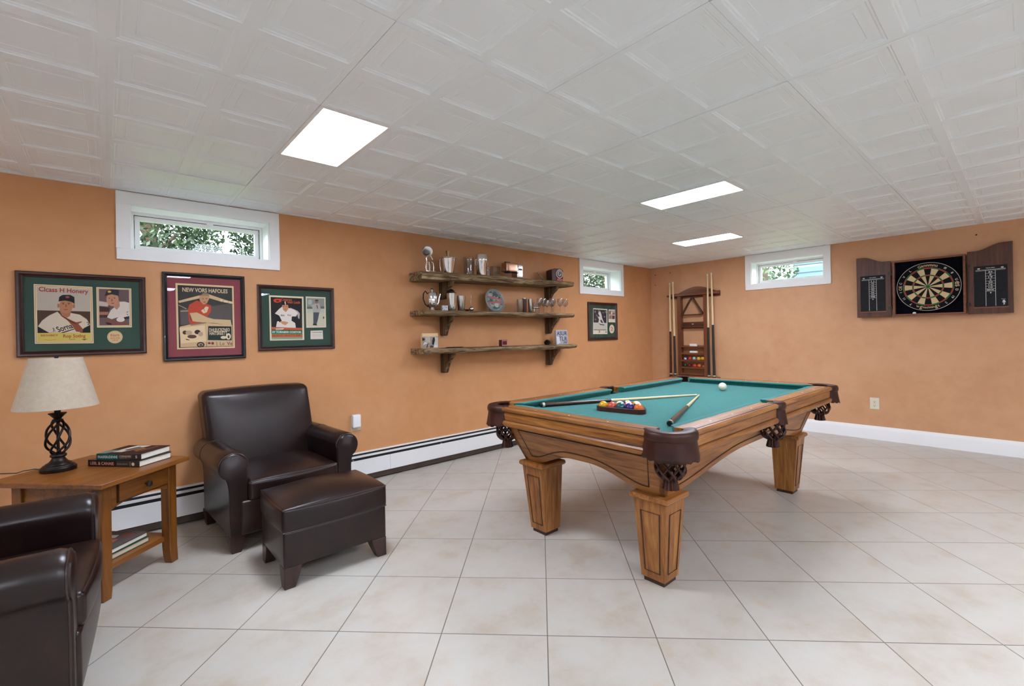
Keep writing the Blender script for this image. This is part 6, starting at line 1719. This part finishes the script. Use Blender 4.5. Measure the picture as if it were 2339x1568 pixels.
def arc_text(s, a_mid, r, h, mi, flip=False):
    # every letter keeps its own width along the ring
    hs = [h if (c.isupper() or c in 'fbdlthgpqy') else h * .74 for c in s]
    ws = [hh * text_geo(c)[2] + .003 for c, hh in zip(s, hs)]
    a = -sum(ws) / 2
    for ch, hh, w in zip(s, hs, ws):
        glyph(ch, a_mid + (a + w / 2) / r * (-1 if flip else 1), r, hh, mi, flip)
        a += w
arc_text('Gannmnu', -.0, .208, .026, 1)
arc_text('wgnafmngt', PI + .02, .207, .022, 1, True)
for ch, deg in (('III', 37), ('8', 56), ('U', 76), ('D', 103), ('19', 123), ('2', 142), ('7', 218), ('11', 239), ('1', 258), ('C', 283), ('V', 302), ('L', 322)):
    glyph(ch, math.radians(deg), .211, .020, 0)
glyph('es', math.radians(88), .209, .030, 1)
glyph('OE', math.radians(270), .209, .026, 1)

o_ = len(mm_)
mb_.add(lt.v, lt.f)
mb_.m[-len(lt.f):] = [o_ + k for k in lt.m]
mb_.build('scoring_face', mm_ + [flat('cfccc4'), flat('c7a985')], t, weld=False)
# small white pieces on the cabinet floor
t = thing('dart_flight', 'small white dart flight lying at the bottom of the dartboard cabinet', 'dart', (WB - .058, .748, CZ0 + .0175), -PI / 2)
MB().prism([(-.012, 0), (.012, 0), (.014, .009), (.006, .017), (-.006, .017), (-.014, .009)], 'y', -.002, .002).prism([(-.014, 0), (.014, 0), (.012, .01), (-.012, .01)], 'x', -.001, .001).build('flight', white_plastic, t)
MB().tube([(0, .002, .006), (0, .026, .006)], .003, 8).build('shaft', black_m, t)
# ------------------------------------------------------------------ outside the windows
ground = MB().box(-30, 40, WA + .3, 40, 1.5, 1.62).box(WB + .3, 40, -30, WA + .3, 1.5, 1.62).build('ground', two_noise('lawn_green', ['38502a', '4c6636', '5d7442'], 3, .9, .2))
struct(ground)
bark_m = two_noise('bark', ['3a2f28', '54463b'], 20, .9)
def leaf_mat(name, a, b):
    m, nt, p = new_mat(name)
    n = noise(nt, mapping(nt), 3, 3)
    r = ramp(nt, n.outputs['Fac'], [(.3, a), (.7, b)])
    nt.links.new(r.outputs[0], p.inputs['Base Color'])
    setp(p, Roughness=.55)
    p.inputs['Transmission Weight'].default_value = 0
    out = nt.nodes['Material Output']
    tr = nt.nodes.new('ShaderNodeBsdfTranslucent')
    nt.links.new(r.outputs[0], tr.inputs[0])
    mx = nt.nodes.new('ShaderNodeMixShader'); mx.inputs[0].default_value = .35
    nt.links.new(p.outputs[0], mx.inputs[1]); nt.links.new(tr.outputs[0], mx.inputs[2])
    nt.links.new(mx.outputs[0], out.inputs['Surface'])
    return m
leaves_a = leaf_mat('leaves_green', '18251a', '2d3d24')
leaves_b = leaf_mat('leaves_pale', '2a3c2c', '46573f')
def tree(label, x, y, z0, w, d, h, n, seed, mat, leaf=.11, trunk=True):
    t = thing('tree', label, 'tree', (x, y, 1.62), 0, 'trees outside the windows')
    r = random.Random(seed)
    m = MB()
    for _ in range(n):
        while True:
            p = (r.uniform(-1, 1), r.uniform(-1, 1), r.uniform(-1, 1))
            q = p[0] ** 2 + p[1] ** 2 + p[2] ** 2
            if .25 < q < 1: break
        c = V((p[0] * w, p[1] * d, z0 + h / 2 + p[2] * h / 2))
        s_ = leaf * r.uniform(.6, 1.3)
        a = V((r.gauss(0, 1), r.gauss(0, 1), r.gauss(0, 1))).normalized()
        b = a.cross(V((r.gauss(0, 1), r.gauss(0, 1), r.gauss(0, 1)))).normalized()
        m.add([c - a * s_, c + b * s_ * .45, c + a * s_, c - b * s_ * .45], [(0, 1, 2, 3)])
    f = m.build('foliage', mat, t, weld=False)
    f['kind'] = 'stuff'
    tr = MB().tube([(0, 0, 0), (.05, 0, z0 + h * .3), (.0, .05, z0 + h * .7)], [.12, .09, .04], 8)
    for k in range(6):
        a = k * 1.1
        tr.tube([(.03, 0, z0 + h * (.25 + .05 * k)), (w * .55 * math.cos(a), d * .55 * math.sin(a), z0 + h * (.45 + .06 * k))], [.045, .012], 6)
    tr.build('trunk', bark_m, t)
tree('leafy green tree in the left part of the window above the framed pictures', .45, 8.2, .0, .98, .9, 3.0, 15000, 1, leaves_a, .042)
tree('leafy green tree in the right part of the window above the framed pictures', 2.55, 8.9, .0, .98, .9, 3.0, 13000, 2, leaves_a, .042)
tree('green tree seen through the small far window on the shelf wall', 11.2, 9.3, .0, 1.6, 1.2, 3.4, 14000, 3, leaves_a, .055)
tree('pale loose tree outside the right wall window', 11.6, 4.1, .0, .8, .75, 2.6, 2600, 4, leaves_b, .055)
sd = thing('neighbouring_house', 'pale grey blue house wall outside the right wall window', 'house', (13.2, 1.6, 1.62))
wl = MB()
for k in range(14):
    wl.prism([(0, k * .2), (0, k * .2 + .2), (-.012, k * .2 + .2), (-.03, k * .2)], 'y', -4.2, 2.35)
wl.build('siding', plain('blue_grey_siding', '4d5f72', .6), sd)
MB().box(-.5, .3, -4.5, 2.7, 2.8, 2.98).build('eave', plain('eave_white', '8f989e', .6), sd)
MB().box(.02, 3, -4.2, 2.3, 0, 2.8).build('walls', plain('house_core', '8fa3b8', .7), sd)

# ------------------------------------------------------------------ daylight and camera
w = bpy.data.worlds.new('World')
scene.world = w
w.use_nodes = True
nt = w.node_tree
bg = nt.nodes['Background']
sky = nt.nodes.new('ShaderNodeTexSky')
sky.sky_type = 'NISHITA'
sky.sun_disc = False
sky.sun_elevation = math.radians(42)
sky.sun_rotation = math.radians(200)
sky.air_density = 1.0
sky.dust_density = 2.5
sky.ozone_density = 1
hs = nt.nodes.new('ShaderNodeHueSaturation')
hs.inputs['Saturation'].default_value = .45
nt.links.new(sky.outputs[0], hs.inputs['Color'])
nt.links.new(hs.outputs[0], bg.inputs['Color'])
bg.inputs['Strength'].default_value = SKY

cam = bpy.data.cameras.new('Camera')
co = bpy.data.objects.new('Camera', cam)
COL.objects.link(co)
f_, yaw, pitch, roll, cyp = 1045.042, .72663, .00113, -.01981, 765.735
F = V((math.sin(yaw) * math.cos(pitch), math.cos(yaw) * math.cos(pitch), -math.sin(pitch)))
R_v = V((math.cos(yaw), -math.sin(yaw), 0))
U_v = R_v.cross(F)
R2 = R_v * math.cos(roll) + U_v * math.sin(roll)
U2 = -R_v * math.sin(roll) + U_v * math.cos(roll)
M = Matrix((R2, U2, -F)).transposed().to_4x4()
M.translation = V((0, 0, 1.2))
co.matrix_world = M
cam.sensor_width = 36
cam.sensor_fit = 'HORIZONTAL'
cam.lens = f_ / 2339 * 36
cam.shift_y = (cyp - 784) / 2339
cam.clip_start = .02
scene.camera = co

vs = scene.view_settings
vs.view_transform = 'Standard'
vs.look = 'None'
vs.gamma = 1
vs.use_curve_mapping = False
vs.exposure = EXPOSURE
scene.cycles.use_denoising = True
scene.cycles.max_bounces = 12
scene.cycles.diffuse_bounces = 6
scene.cycles.glossy_bounces = 4
scene.cycles.transparent_max_bounces = 16
scene.cycles.sample_clamp_indirect = 6
scene.cycles.caustics_reflective = False
scene.cycles.caustics_refractive = False
